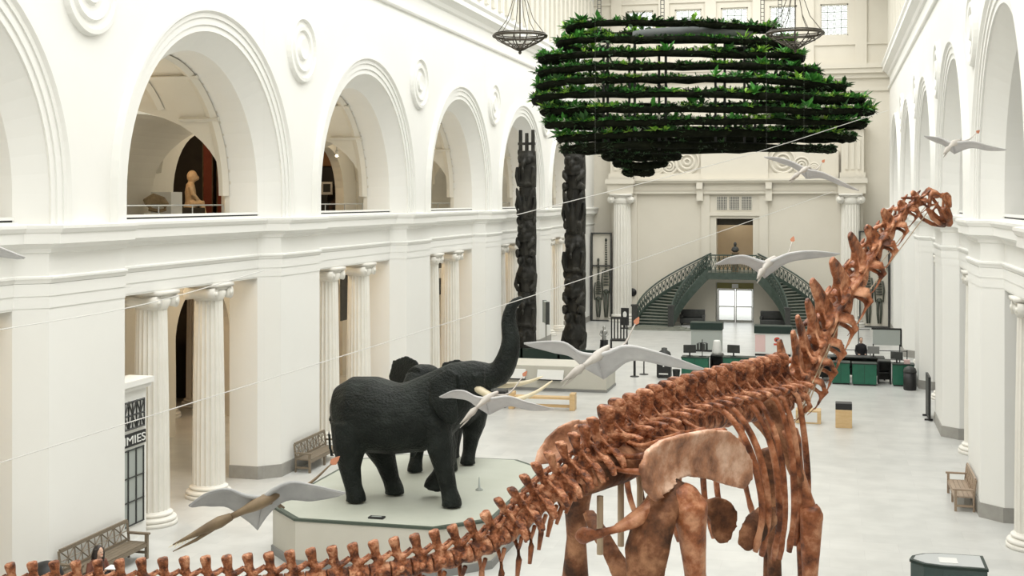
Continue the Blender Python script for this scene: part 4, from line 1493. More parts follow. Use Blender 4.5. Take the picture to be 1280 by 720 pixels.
# ------------------------------------------------------------------ totem poles
def figure(kind):
    """carved block 1 wide, 1 tall, front toward -y"""
    mb = MB()
    mb.loft([(0, .1, 0), (0, .1, .5), (0, .1, 1.0)], [(.42, .36), (.44, .38), (.40, .35)], up=(0, 1, 0), n=16)
    if kind == 0:       # bird: brow, round eyes, hooked beak, folded wings
        mb.ell((0, -.08, .8), (.44, .3, .17))
        for s in (-1, 1):
            mb.ell((s * .2, -.3, .72), (.13, .1, .08))
            mb.loft([(s * .4, -.16, .55), (s * .42, -.2, .3), (s * .34, -.24, .03)], [(.08, .12), (.1, .14), (.05, .06)], up=(0, 1, 0))
            mb.ell((s * .36, -.05, .96), (.09, .09, .1))
        mb.loft([(0, -.3, .72), (0, -.5, .62), (0, -.56, .48), (0, -.48, .38)], [(.12, .1), (.11, .1), (.08, .07), (.03, .03)])
        mb.box(-.28, .28, -.34, -.1, .06, .12)
    elif kind == 1:     # bear: wide mouth, paws
        mb.ell((0, -.1, .74), (.45, .3, .24))
        for s in (-1, 1):
            mb.ell((s * .2, -.33, .82), (.13, .08, .07))
            mb.ell((s * .4, -.05, .98), (.1, .12, .12))
            mb.loft([(s * .42, -.1, .45), (s * .36, -.32, .36), (s * .18, -.4, .24)], [(.1, .1), (.09, .09), (.1, .07)])
            mb.loft([(s * .4, -.1, .02), (s * .34, -.34, .1), (s * .24, -.38, .02)], [.12, .1, .07])
        mb.ell((0, -.42, .68), (.12, .1, .08))
        mb.loft([(-.34, -.28, .56), (0, -.42, .54), (.34, -.28, .56)], [(.05, .07)], up=(0, 0, 1))
        mb.loft([(-.34, -.26, .46), (0, -.38, .42), (.34, -.26, .46)], [(.05, .06)], up=(0, 0, 1))
    elif kind == 2:     # whale fins and tail rising in a V
        for s in (-1, 1):
            mb.loft([(0, -.3, .1), (s * .2, -.34, .5), (s * .36, -.28, .85), (s * .44, -.2, .98)], [(.16, .08), (.13, .07), (.1, .06), (.04, .04)], up=(0, 1, 0))
            mb.ell((s * .3, -.28, .2), (.12, .09, .1))
            mb.loft([(s * .42, -.08, .7), (s * .46, -.16, .45), (s * .38, -.24, .3)], [.08, .09, .05])
        mb.loft([(0, -.3, .05), (0, -.38, .4), (0, -.34, .8)], [(.09, .07), (.07, .08), (.04, .04)], up=(0, 1, 0))
    else:               # frog with bulging eyes
        mb.ell((0, -.12, .5), (.46, .3, .3))
        for s in (-1, 1):
            mb.ell((s * .22, -.28, .86), (.16, .14, .12))
            mb.ell((s * .22, -.4, .86), (.07, .05, .06))
            mb.loft([(s * .44, 0, .5), (s * .48, -.2, .2), (s * .3, -.36, .08)], [.1, .1, .09])
        mb.loft([(-.4, -.24, .5), (0, -.44, .42), (.4, -.24, .5)], [(.05, .08)], up=(0, 0, 1))
        mb.loft([(-.1, -.4, .62), (0, -.46, .66), (.1, -.4, .62)], [.05, .06, .05])
    return mb.blend('carved_figure', .032, 1)


FIG = [figure(k) for k in range(4)]
for q in FIG:
    q.materials.append(M['totem'])


def totem(p, rz, wid, heights, order, label, crown):
    o = tag(root('totem_pole', p, rz), label, 'totem pole')
    z = 0
    for h, k in zip(heights, order):
        f = link('carved_figure', FIG[k], None, o)
        f.location = (0, 0, z)
        f.scale = (wid, wid, h)
        z += h
    if crown:
        for x, h in ((-.32, 1.0), (0, .85), (.32, 1.0)):
            MB().loft([(x, 0, z), (x, 0, z + h)], [(.1, .12), (.09, .11)], up=(0, 1, 0), n=6).build('crown_post', 'totem', o)
        MB().box(-.42, .42, -.1, .1, z + .28, z + .4).build('crown_bar', 'totem', o)
    else:
        for s in (-1, 1):
            MB().loft([(s * .3, -.1, z - .05), (s * .38, -.16, z + .4), (s * .3, -.1, z + .7)], [.14, .12, .05], n=8).build('crown_ear', 'totem', o, True)


pt = V(-14.05, 59.0, 0)
totem(pt, R(-8), 1.02, [1.7, 1.7, 1.75, 1.7, 1.55, 1.75], [1, 0, 3, 1, 2, 0], 'slim dark carved totem pole topped with upright posts', True)
totem(V(-12.62, 63.6, 0), R(-8), 1.24, [2.1, 1.95, 2.0, 2.3, 1.9], [3, 1, 0, 2, 1], 'thick dark carved totem pole beside a tall framed exhibit', False)

# ------------------------------------------------------------------ benches
def bench(name, p, rz, label, L=2.4, wood='bench_wood'):
    o = tag(root(name, p, rz), label, 'bench', 'lattice back benches')
    o.scale = (1, .88, .82)
    hl = L / 2
    for k in range(4):      # seat boards
        y = -.25 + k * .125
        MB().box(-hl + .04, hl - .04, y, y + .115, .42, .455).build('seat_board', wood, o)
    for s in (-1, 1):
        x0, x1 = sorted((s * hl, s * (hl - .07)))
        MB().box(x0, x1, -.28, -.21, 0, .66).build('leg', wood, o)
        MB().loft([(s * (hl - .035), .25, 0), (s * (hl - .035), .25, .5), (s * (hl - .035), .3, .98)], [(.035, .035)], up=(1, 0, 0), n=4).build('leg', wood, o)
        MB().box(x0 - .01, x1 + .01, -.32, .27, .64, .69).build('armrest', wood, o)
        MB().box(x0 + .01, x1 - .01, -.22, .24, .14, .2).build('side_rail', wood, o)
    MB().box(-hl + .07, hl - .07, -.27, -.23, .33, .42).build('front_rail', wood, o)
    MB().box(-.035, .035, -.26, -.2, 0, .42).build('leg', wood, o)
    bk = MB().box(-hl + .06, hl - .06, .27, .32, .93, 1.02).box(-hl + .06, hl - .06, .23, .27, .47, .53).build('backrest', wood, o)
    n = 5
    for k in range(n):
        xa = -hl + .09 + (L - .18) * k / n
        xb = -hl + .09 + (L - .18) * (k + 1) / n
        mb = MB()
        zt, zb, y0, y1 = .95, .5, .295, .25
        if k:
            mb.loft([(xa, y1, zb), (xa, y0, zt)], [.022], n=4)
        mb.loft([(xa, y1, zb), (xb, y0, zt)], [.017], n=4).loft([(xb, y1, zb), (xa, y0, zt)], [.017], n=4)
        mb.loft([((xa + xb) / 2, y1, zb), ((xa + xb) / 2, y0, zt)], [.014], n=4).loft([(xa, .272, .72), (xb, .272, .72)], [.014], n=4)
        mb.build('lattice_panel', wood, bk)
    return o


bench('bench', (-14.62, 23.55, 0), PI / 2, 'dark wooden lattice-back bench right behind the sitting woman', 2.6)
bench('bench', (-14.62, 34.85, 0), PI / 2, 'dark wooden lattice-back bench by the pier behind the elephants', 2.3)
bench('bench', (3.28, 34.55, 0), -PI / 2, 'pale brown wooden lattice-back bench alone against a white pier', 2.1, 'bench_wood_pale')

# ------------------------------------------------------------------ woman sitting on the floor against the bench (faces +x)
PS = tag(root('person', (-14.12, 22.55, 0), R(-18)), 'woman in brown jacket with long dark hair sitting before the bench', 'person')


def woman(skin):
    """continuous body; the clothes reuse the same lines a little thicker"""
    mb = MB()
    mb.loft([(-.02, 0, .05), (-.04, 0, .12), (-.08, 0, .3), (-.1, 0, .46), (-.1, 0, .56), (-.09, 0, .61)], [(.17, .13), (.17, .13), (.14, .1), (.17, .1), (.16, .08), (.06, .055)], up=(1, 0, 0), n=14)
    mb.loft([(-.09, 0, .59), (-.06, 0, .68)], [.052, .048], up=(1, 0, 0))
    mb.ell((-.03, 0, .775), (.092, .073, .113))
    mb.ell((.062, 0, .762), (.018, .014, .022), 8, 5)
    mb.ell((.035, 0, .70), (.035, .034, .03), 8, 5)
    for s in (-1, 1):
        mb.ell((-.03, s * .075, .77), (.02, .012, .03), 6, 5)
        mb.loft([(.0, s * .09, .1), (.2, s * .11, .28), (.36, s * .12, .42)], [.088, .078, .06], n=10)
        mb.loft([(.36, s * .12, .42), (.46, s * .12, .24), (.54, s * .12, .08)], [.058, .05, .036], up=(0, 1, 0), n=10)
        mb.loft([(.52, s * .12, .055), (.62, s * .125, .04), (.72, s * .13, .03)], [.042, .038, .025], n=8)
        mb.loft([(-.1, s * .16, .56), (-.07, s * .22, .4), (.0, s * .23, .28)], [.055, .046, .04], up=(0, 1, 0), n=10)
        mb.loft([(.0, s * .23, .28), (.13, s * .17, .34), (.24, s * .1, .44)], [.04, .034, .026], n=10)
        mb.ell((.275, s * .085, .465), (.045, .035, .022), 8, 5)
        for k in range(4):
            mb.loft([(.3, s * (.06 + .017 * k), .48), (.33, s * (.06 + .016 * k), .495), (.35 + .006 * (k % 2), s * (.06 + .015 * k), .49)], [.0085, .008, .006], n=6)
        mb.loft([(.26, s * .055, .47), (.29, s * .035, .49), (.315, s * .03, .49)], [.01, .009, .006], n=6)
    return mb.blend('body', .009, 1)


link('body', woman(0), 'skin', PS)
mb = MB()
mb.loft([(-.02, 0, .08), (-.08, 0, .3), (-.1, 0, .46), (-.1, 0, .58), (-.095, 0, .63)], [(.19, .15), (.165, .125), (.19, .125), (.17, .1), (.08, .065)], up=(1, 0, 0), n=14)
for s in (-1, 1):
    mb.loft([(-.1, s * .16, .57), (-.07, s * .23, .4), (.0, s * .235, .28), (.13, s * .175, .34), (.2, s * .125, .41)], [.068, .06, .055, .05, .042], up=(0, 1, 0), n=10)
link('jacket', mb.blend('jacket', .014, 1), 'jacket', PS)
mb = MB()
for s in (-1, 1):
    mb.loft([(-.03, s * .08, .1), (.2, s * .11, .285), (.37, s * .12, .43), (.47, s * .12, .25), (.54, s * .12, .1)], [.1, .09, .072, .062, .05], up=(0, 1, 0), n=10)
link('trousers', mb.blend('trousers', .014, 1), 'black_cloth', PS)
MB().loft([(.03, 0, .56), (.055, 0, .42), (.08, 0, .26)], [(.055, .02), (.06, .02), (.07, .03)], up=(1, 0, 0), n=10).build('top', 'black_cloth', PS, True)
mb = MB()
mb.ell((-.06, 0, .81), (.098, .092, .1))
mb.loft([(-.1, 0, .82), (-.14, 0, .7), (-.16, 0, .53)], [(.09, .05), (.1, .05), (.09, .03)], up=(1, 0, 0))
for s in (-1, 1):
    mb.loft([(-.03, s * .073, .84), (-.03, s * .093, .72), (-.03, s * .1, .56)], [(.04, .025), (.045, .025), (.03, .02)], up=(1, 0, 0))
link('hair', mb.blend('hair', .014, 1), 'hair', PS)
for s in (-1, 1):
    MB().ell((.053, s * .03, .785), (.008, .012, .007), 8, 5).build('eye', 'black', PS, True)
MB().ell((.05, 0, .725), (.012, .024, .006), 8, 5).build('mouth', 'sign_red', PS, True)
pp = Matrix.Translation(PS.location) @ Matrix.Rotation(R(-18), 4, 'Z') @ V(.37, .0, .53)
o = tag(root('paper', pp, R(8)), 'white sheet of paper held by the woman at the bench', 'paper')
MB().box(-.11, .11, -.15, .15, -.004, .004).build('sheet', 'paper', o)
o = tag(root('litter_bin', at(68, 725, 25.6) * 1, 0), 'black round-topped bin beside the bench with the woman', 'bin')
o.location = (-14.45, 21.25, 0)
MB().lathe([(.27, 0), (.28, .05), (.29, .62)], n=24).build('drum', 'charcoal', o, True)
MB().lathe([(.31, .62), (.31, .68), (.27, .8), (.18, .89), (.05, .93)], n=24).build('dome_lid', 'black', o, True)

# ------------------------------------------------------------------ warm fill lights added to brighten aisles, rooms and galleries
def fill_light(parent, name, p, power, col=(1, .74, .46), r_=.11):  # glowing disc with a point light below, added as fill
    o = MB().lathe([(r_ * .5, .05), (r_, .0), (r_ * .95, -.05), (r_ * .6, -.09), (.01, -.1)], p, 12).build(name, 'bulb', parent, True)
    l = bpy.data.lights.new(name, 'POINT')
    l.energy, l.color, l.shadow_soft_size = power, col, .2
    q = bpy.data.objects.new(name + '_light', l)
    q.location = (p[0], p[1], p[2] - .3)
    COL.objects.link(q)
    q.parent = parent
    return o


for y in BAYS[1:]:
    fill_light(WL, 'aisle_fill', (XL - 3.6, y, 6.5), 260)  # added fill, warms and brightens the ground aisle
for y in BAYS[2:5]:
    fill_light(WL, 'room_fill', (XL - 8.6, y, 6.5), 380, (1, .66, .38))  # added fill for a warm glow in the ground side rooms
    add_column(WL, XL - 8.2, y + 3.7)
    add_column(WL, XL - 8.2, y + 1.2)
for y in BAYS[2:5]:
    fill_light(WL, 'upper_room_fill', (XL - 8.4, y - .6, 11.2), 420, (1, .72, .45))  # added fill so the upper exhibit rooms are not black

for y in BAYS[1:]:
    fill_light(WL, 'gallery_fill', (XL - 3.7, y, 10.6), 95, (1, .8, .55), .08)  # added fill, lifts the gallery vaults to a warmer tone
fill_light(WB, 'landing_fill', (XD, YB + 2.2, 6.9), 60, (1, .93, .8))  # added fill brightening the room behind the landing door

# spotlights on the gallery vaults
for px, py, X in ((245, 163, -19.6), (421, 194, -19.6)):
    k = (px - 640) / FPX
    dd = X / (k * CY - SY)
    p = at(px, py, dd)
    o = tag(root('spotlight', p), 'small lit spotlight under the vault seen past the %s' % ('dark room with the golden statue' if px < 300 else 'dark screens of the exhibition'), 'spotlight', 'gallery spotlights')
    MB().lathe([(.05, 0), (.07, .08), (.06, .2)], n=12).build('housing', 'white_panel', o, True)
    MB().lathe([(.055, -.01), (.05, -.05), (.005, -.07)], n=12).build('bulb', 'bulb', o, True)
    MB().tube([V(0, 0, .2), V(0, 0, .42)], .02).build('bracket', 'steel', o)


def box_thing(name, label, cat, p, size, m, rz=0, group=None, bevel=.01):
    o = tag(root(name, p, rz), label, cat, group)
    MB().box(-size[0] / 2, size[0] / 2, -size[1] / 2, size[1] / 2, 0, size[2]).build('body', m, o, bevel=bevel)
    return o


# exhibits in the upper gallery
for x0, x1 in ((-23.68, -23.28), (-23.08, -22.8)):
    o = tag(root('gallery_hanging', ((x0 + x1) / 2, 45.05, 6.9)), 'tall red-brown hanging %s golden statue' % ('directly behind the' if x0 < -23.2 else 'farther beyond the'), 'hanging', 'red gallery hangings')
    w2 = (x1 - x0) / 2
    MB().box(-w2, w2, -.05, .05, 0, 4.4).build('cloth', 'red_panel', o)
    for s_ in (-1, 1):
        MB().box(s_ * w2 - .02, s_ * w2 + .02, -.07, .06, 0, 4.4).build('edge_strip', 'brown_hide', o)
k = (238 - 640) / FPX
p = at(238, 255, -22.6 / (k * CY - SY))
o = tag(root('statue', (p.x, p.y, 6.9), R(30)), 'golden seated statue on a dark pedestal in the upper gallery', 'statue')
MB().box(-.5, .5, -.4, .4, 0, .62).build('pedestal', 'dark_room', o, bevel=.02)
mb = MB()
mb.loft([(0, 0, .6), (.02, 0, .85), (0, 0, 1.2), (0, 0, 1.45), (.03, 0, 1.55)], [(.34, .26), (.26, .2), (.3, .2), (.24, .16), (.1, .1)], up=(1, 0, 0), n=12)
mb.ell((.06, 0, 1.75), (.2, .18, .24))
mb.ell((.24, 0, 1.7), (.08, .1, .09))
for s in (-1, 1):
    mb.loft([(0, s * .28, 1.4), (.08, s * .34, 1.1), (.3, s * .26, .85)], [.1, .09, .07])
    mb.loft([(0, s * .18, .75), (.4, s * .24, .78), (.5, s * .22, .3)], [.15, .13, .1])
link('figure', mb.blend('figure', .03, 1), 'statue_gold', o)
o = tag(root('fossil_skull', (-20.1, 34.95, 6.9), R(20)), 'brown fossil skull on a white stand in the gallery', 'fossil')
MB().box(-.2, .2, -.25, .25, 0, .5).build('stand', 'white_panel', o)
mb = MB()
mb.loft([(-.2, -.1, .8), (.05, 0, .92), (.3, .05, .85), (.45, .08, .72)], [(.16, .14), (.2, .2), (.16, .16), (.08, .08)])
mb.loft([(-.1, -.05, .62), (.2, .03, .56), (.42, .07, .6)], [(.14, .06), (.13, .06), (.06, .04)])
link('skull', mb.blend('skull', .03, 1), 'skull_brown', o)
box_thing('display_case', 'white display case beside the fossil skull in the gallery', 'display case', (-20.2, 36.0, 6.9), (.7, .7, 1.15), 'pale_wall')
box_thing('screen_wall', 'black boxed screen wall inside the upper gallery room', 'screen', (-22.5, 56.0, 8.5), (2.0, .4, .85), 'black')
o = box_thing('exhibit_display', 'black exhibit display with glowing landscape picture in the gallery room', 'panel', (-22.4, 56.0, 6.9), (2.2, .3, 1.55), 'charcoal')
MB().box(-.5, .05, -.17, -.15, .4, 1.45).build('picture', 'poster_dark', o)
MB().box(.1, .75, -.17, -.15, .3, 1.45).build('picture', 'statue_gold', o)
box_thing('wooden_backdrop', 'warm wooden backdrop above the black screen wall', 'backdrop', (-22.5, 56.15, 9.4), (2.6, .2, 1.7), 'wood_wall')
o = box_thing('picture_frame', 'white framed photograph in front of the black screen wall', 'picture', (-22.75, 55.3, 8.05), (.55, .05, .6), 'white_panel')
MB().box(-.18, .18, -.03, -.025, .12, .5).build('photograph', 'charcoal', o)
MB().box(-.03, .03, -.02, .02, -1.15, 0).build('stand', 'charcoal', o)
# portal with the MUMMIES sign beside the first fluted column
o = tag(root('exhibit_portal', (-15.52, 26.05, 0)), 'white portal panel with black lattice window and MUMMIES sign', 'portal')
MB().box(-.45, 0, -.6, .66, 0, 3.45).build('body', 'plaster', o)
MB().box(-.5, .1, -.64, .72, 3.45, 3.55).box(-.5, .16, -.66, .76, 3.55, 3.68).build('cornice', 'plaster', o)
g = MB().box(0, .02, -.5, .52, 2.55, 3.2).build('lattice_window', 'pale_wall', o)
mb = MB()
for k in range(3):
    a, c = -.5 + .34 * k, -.16 + .34 * k
    for q in ((a, 2.55, c, 3.2), (a, 3.2, c, 2.55), (a, 2.875, c, 2.875), ((a + c) / 2, 2.55, (a + c) / 2, 3.2), (a, 2.55, a, 3.2), (c, 2.55, c, 3.2)):
        mb.tube([V(.035, q[0], q[1]), V(.035, q[2], q[3])], .022, 4)
mb.tube([V(.035, -.5, 2.57), V(.035, .52, 2.57)], .025, 4).tube([V(.035, -.5, 3.18), V(.035, .52, 3.18)], .025, 4)
mb.build('lattice', 'charcoal', g)
sg_ = MB().box(0, .03, -.55, .6, 2.16, 2.46).build('sign_board', 'black', o)
cu = bpy.data.curves.new('lettering', 'FONT')
cu.body = 'MUMMIES'
cu.size, cu.extrude, cu.align_x = .27, .006, 'RIGHT'
to = bpy.data.objects.new('tmp', cu)
COL.objects.link(to)
dg = bpy.context.evaluated_depsgraph_get()
tme = bpy.data.meshes.new_from_object(to.evaluated_get(dg))
bpy.data.objects.remove(to)
tm = link('lettering', tme, 'white_panel', sg_)
tm.rotation_euler = (R(90), 0, R(90))
tm.location = (.037, .58, 2.215)
tm.scale = (1.58, 1, 1)
gl = MB().box(0, .015, -.5, .52, .35, 2.1).build('door_glass', 'grey_board', o)
mb = MB()
for yy in (-.5, -.16, .18, .5):
    mb.box(.015, .04, yy - .015, yy + .015, .35, 2.1)
for zz in (.36, .9, 1.45, 2.08):
    mb.box(.015, .04, -.5, .52, zz - .012, zz + .012)
mb.build('glazing_bars', 'charcoal', gl)

# banners deep in the aisle
for (X, y0, y1, z0, z1, lb) in [(-19, 47.6, 49.4, 2.95, 5.0, 'dark banner with a warm glowing face shape hung behind the second pair of columns'), (-19, 60.7, 62.2, 3.05, 4.9, 'dark banner with a white block hung behind the third pair of columns')]:
    o = tag(root('banner', (X, (y0 + y1) / 2, z0)), lb, 'banner', 'aisle banners')
    w2, h2 = (y1 - y0) / 2, z1 - z0
    MB().box(-.02, .02, -w2, w2, 0, h2).build('cloth', 'charcoal', o)
    if X == -19 and y0 < 50:
        MB().slab([(.025, w2 * .5 * math.cos(2 * PI * k / 18), h2 * .5 + h2 * .36 * math.sin(2 * PI * k / 18)) for k in range(18)], (.004, 0, 0)).build('print', 'poster_dark', o)
    else:
        MB().box(.02, .026, -w2, w2, h2 * .45, h2 * .72).build('print', 'pale_wall', o)
    MB().tube([V(0, -w2, h2), V(0, w2, h2)], .03).build('rod', 'steel', o)
    MB().tube([V(0, -w2 * .8, h2), V(0, -w2 * .8, 6.6 - z0)], .01).tube([V(0, w2 * .8, h2), V(0, w2 * .8, 6.6 - z0)], .01).build('cord', 'steel', o)
for yb in (39.95, 50.9):
    box_thing('partition', 'warm wood partition standing in the %s arch of the aisle' % ('second' if yb < 45 else 'third'), 'partition', (XL - 9.2, yb + .6, 0), (.3, 4.2, 4.2), 'wood_wall')

# ------------------------------------------------------------------ exhibit plinth behind the elephants
o = tag(root('exhibit_plinth', (-11.1, 51.7, 0), R(0)), 'long beige exhibit plinth with two white label panels', 'plinth')
MB().box(-2.4, 2.35, -1.05, 1.15, .1, 1.02).build('body', 'plinth', o, bevel=.015)
MB().box(-2.42, 2.37, -1.07, 1.17, 0, .1).build('kick_board', 'grey_label', o)
for x in (-1.55, .05):
    lp = MB().slab([(x - .55, -1.22, .52), (x + .55, -1.22, .52), (x + .55, -1.05, .86), (x - .55, -1.05, .86)], (0, -.05, -.03)).build('label_panel', 'white_panel', o)
    MB().slab([(x - .57, -1.28, .49), (x + .57, -1.28, .49), (x + .57, -1.22, .52), (x - .57, -1.22, .52)], (0, .04, -.05)).build('label_tray', 'charcoal', lp)
    MB().slab([(x - .45, -1.205, .56), (x - .05, -1.205, .56), (x - .05, -1.09, .79), (x - .45, -1.09, .79)], (0, -.004, .002)).build('label_print', 'grey_board', lp)
o = tag(root('barrier_wall', (-11.3, 55.3, 0)), 'low dark green partition behind the beige exhibit plinth', 'partition')
MB().box(-2.2, 1.4, -.05, .05, .55, 1.15).build('board', 'dark_green', o)
for x in (-2.1, -.4, 1.3):
    MB().box(x - .05, x + .05, -.05, .05, 0, 1.15).build('post', 'black', o)

# wooden bench frame and black crate in front of it
o = tag(root('wooden_bench', (-10.4, 46.2, 0), R(3)), 'light wood trestle bench on the open floor before the plinth', 'bench')
for x in (-1.15, 1.15):
    MB().box(x - .1, x + .1, -.24, .24, 0, .62).build('end_panel', 'light_wood', o, bevel=.01)
MB().box(-1.05, 1.05, -.2, .2, .4, .48).build('seat', 'light_wood', o)
MB().box(-1.05, 1.05, -.05, .05, .08, .18).build('stretcher', 'light_wood', o)
box_thing('equipment_crate', 'black equipment crate beside the light wood trestle bench', 'crate', (-12.15, 46.3, 0), (.7, .5, .62), 'black')
o = box_thing('wooden_box', 'low pale wooden box with white front on the floor behind the skeleton', 'box', (-.72, 45.7, 0), (.86, .6, .46), 'light_wood')
MB().box(-.3, .3, -.305, -.3, .05, .4).build('front_sheet', 'white_panel', o)
o = box_thing('wooden_stool', 'light wooden cube stool with black top', 'stool', (.47, 45.05, 0), (.55, .5, .62), 'light_wood')
MB().box(-.275, .275, -.25, .25, .62, .84).build('cushion', 'black', o, bevel=.02)
o = box_thing('white_table', 'small white table partly hidden behind the skeleton back', 'table', (-6.3, 44.6, 0), (.9, .6, .04), 'white_panel')
o.children[0].location = (0, 0, .56)
for sx in (-1, 1):
    for sy in (-1, 1):
        MB().box(sx * .42 - .03, sx * .42 + .03, sy * .27 - .03, sy * .27 + .03, 0, .56).build('leg', 'white_panel', o)

# ------------------------------------------------------------------ visitor desks
def cabinet(p, wd, label, dp=.7, h=.93):
    o = tag(root('desk_cabinet', p), label, 'cabinet', 'green desk cabinets')
    MB().box(-wd / 2, wd / 2, -dp / 2, dp / 2, .06, h - .04).build('body', 'green_laminate', o, bevel=.012)
    MB().box(-wd / 2 + .03, wd / 2 - .03, -dp / 2 + .03, dp / 2, 0, .06).build('kick_board', 'black', o)
    MB().box(-wd / 2 - .02, wd / 2 + .02, -dp / 2 - .03, dp / 2, h - .04, h).build('top', 'dark_green', o)
    MB().box(-.006, .006, -dp / 2 - .004, -dp / 2, .1, h - .06).build('door_gap', 'black', o)
    return o


cabinet((-5.72, 56.0, 0), 1.15, 'green curved-front desk cabinet next to the small black waste bin')
cabinet((-3.85, 56.4, 0), 1.35, 'green desk cabinet just behind the back spines of the skeleton')
cabinet((.46, 55.75, 0), .74, 'green desk cabinet nearest the skeleton neck rods')
cabinet((1.42, 55.6, 0), .98, 'green desk cabinet in the middle of the right-hand desks')
cabinet((3.0, 55.75, 0), .86, 'green desk cabinet beside the tall black bin')


def desk(p, wd, label, dp=.8):
    o = tag(root('counter', p), label, 'counter', 'dark service counters')
    MB().box(-wd / 2, wd / 2, -dp / 2, dp / 2, .93, .98).build('top', 'charcoal', o)
    for s in (-1, 1):
        MB().box(s * wd / 2 - .03, s * wd / 2 + .03, -dp / 2, dp / 2, 0, .93).build('side_panel', 'black', o)
    MB().box(-wd / 2, wd / 2, dp / 2 - .05, dp / 2, .1, .93).build('back_panel', 'charcoal', o)
    MB().box(-wd / 2, wd / 2, -dp / 2 + .1, dp / 2, .45, .49).build('shelf', 'black', o)
    return o


desk((-4.835, 56.7, 0), .5, 'dark counter between the two left-hand green cabinets')
desk((2.26, 56.3, 0), .5, 'dark counter with open shelves between green cabinets')
desk((-.55, 56.4, 0), 1.15, 'dark counter with open shelf half hidden by the skeleton neck')
desk((1.0, 57.4, 0), 2.6, 'long dark rear counter carrying the computer monitors')


def monitor(p, rz, label, wd=.55, m='charcoal'):
    o = tag(root('monitor', p, rz), label, 'monitor', 'desk monitors')
    MB().box(-wd / 2, wd / 2, -.03, .03, .14, .14 + wd * .64).build('screen', m, o, bevel=.01)
    MB().box(-.03, .03, -.02, .02, .02, .2).build('stem', 'black', o)
    MB().box(-.13, .13, -.09, .09, 0, .02).build('foot', 'black', o)


monitor((-5.98, 56.1, .93), R(15), 'black monitor on the green cabinet beside the hanging rack')
monitor((-4.1, 56.5, .93), R(-10), 'black monitor on the green cabinet behind the skeleton back')
monitor((.35, 57.3, .98), R(10), 'black monitor on the long rear counter near the neck rods')
monitor((1.85, 57.3, .98), R(-8), 'dark grey monitor on the long rear counter beside the man in black', .5, 'grey_label')
monitor((2.75, 55.9, .93), R(-12), 'black monitor on the green cabinet beside the tall black bin', .5)
o = tag(root('brochure_stack', (3.15, 55.7, .93)), 'pinkish brochure stack on the green cabinet beside the tall bin', 'brochures')
MB().box(-.12, .12, -.09, .09, 0, .16).build('paper_block', 'sign_pink', o)
o = tag(root('merchandise_rack', (-5.42, 56.02, .93)), 'black wire rack of hanging items on the left desk', 'rack')
MB().tube([V(0, 0, 0), V(0, 0, .75)], .02).build('pole', 'black', o)
for k in range(4):
    a = k * PI / 2 + .4
    MB().tube([V(0, 0, .6), V(.2 * math.cos(a), .2 * math.sin(a), .6)], .012).build('arm', 'black', o)
    MB().box(.2 * math.cos(a) - .05, .2 * math.cos(a) + .05, .2 * math.sin(a) - .03, .2 * math.sin(a) + .03, .28, .58).build('hanging_item', 'charcoal', o)
MB().lathe([(.16, 0), (.16, .02), (.03, .04)], n=12).build('foot', 'black', o)
o = tag(root('display_cone', (-4.83, 56.6, .98)), 'white tapered display cone on the left desk', 'display')
MB().lathe([(.22, 0), (.22, .1), (.16, .55), (.13, .62)], n=20).build('cone', 'white_panel', o, True)


def kiosk(p, wd, label, sign):
    o = tag(root('ticket_kiosk', p), label, 'kiosk', 'ticket kiosks')
    MB().box(-wd / 2, wd / 2, -.35, .35, 0, 1.12).build('front', 'grey_board' if not sign else 'white_panel', o)
    MB().box(-wd / 2 - .05, wd / 2 + .05, -.42, .42, 1.12, 1.5).build('canopy', 'dark_green', o, bevel=.02)
    MB().box(-wd / 2, wd / 2, -.36, -.35, 0, .1).build('kick_board', 'black', o)
    if sign:
        MB().box(-wd / 2, -wd / 2 + .5, -.365, -.35, .2, 1.05).build('pink_sheet', 'sign_pink', o)
        s_ = MB().box(.0, .42, -.375, -.35, .5, 1.02).build('sign', 'white_panel', o)
        MB().ell((.21, -.378, .82), (.15, .01, .13), 14, 8).build('mask_emblem', 'sign_red', s_)
        MB().ell((.21, -.388, .8), (.08, .006, .06), 10, 6).build('mask_face', 'charcoal', s_)
        MB().box(.04, .38, -.38, -.375, .54, .64).build('sign_text', 'sign_red', s_)


kiosk((-6.15, 66.0, 0), 1.55, 'ticket kiosk with plain grey front and dark green canopy', False)
kiosk((-2.75, 65.0, 0), 1.75, 'ticket kiosk with pink sheet and red mask sign', True)
o = tag(root('notice_board', (2.6, 62.3, 0), R(0)), 'grey notice board with black frame on legs near the far skeletons', 'board')
MB().box(-.62, .62, -.02, .02, .95, 1.68).build('panel', 'grey_board', o)
MB().box(-.68, .68, -.03, .03, 1.68, 1.76).box(.62, .7, -.03, .03, .9, 1.7).build('frame', 'black', o)
for x in (-.6, .6):
    MB().box(x - .03, x + .03, -.25, .25, 0, .04).box(x - .025, x + .025, -.025, .025, 0, 1.0).build('leg', 'black', o)
o = tag(root('barrier_rail', (1.2, 60.0, 0)), 'thin dark double rail barrier behind the right-hand desks', 'barrier')
for z in (.55, .95):
    MB().tube([V(-2.6, 0, z), V(2.2, 0, z)], .02).build('rail', 'charcoal', o)
for x in (-2.6, -1.0, .6, 2.2):
    MB().tube([V(x, 0, 0), V(x, 0, 1.0)], .025).build('post', 'charcoal', o)
for x, h in ((-.3, 2.2), (1.3, 2.4)):
    o = tag(root('sign_pole', (x, 61.0, 0)), 'slim dark pole with cross arm %s notice board' % ('well before the' if x < 0 else 'just beside the'), 'pole', 'slim poles by the desks')
    MB().tube([V(0, 0, 0), V(0, 0, h)], .025).build('pole', 'charcoal', o)
    MB().tube([V(-.5, 0, h - .6), V(.5, 0, h - .6)], .02).build('cross_arm', 'charcoal', o)
    MB().lathe([(.2, 0), (.2, .03), (.03, .06)], n=14).build('foot', 'charcoal', o)


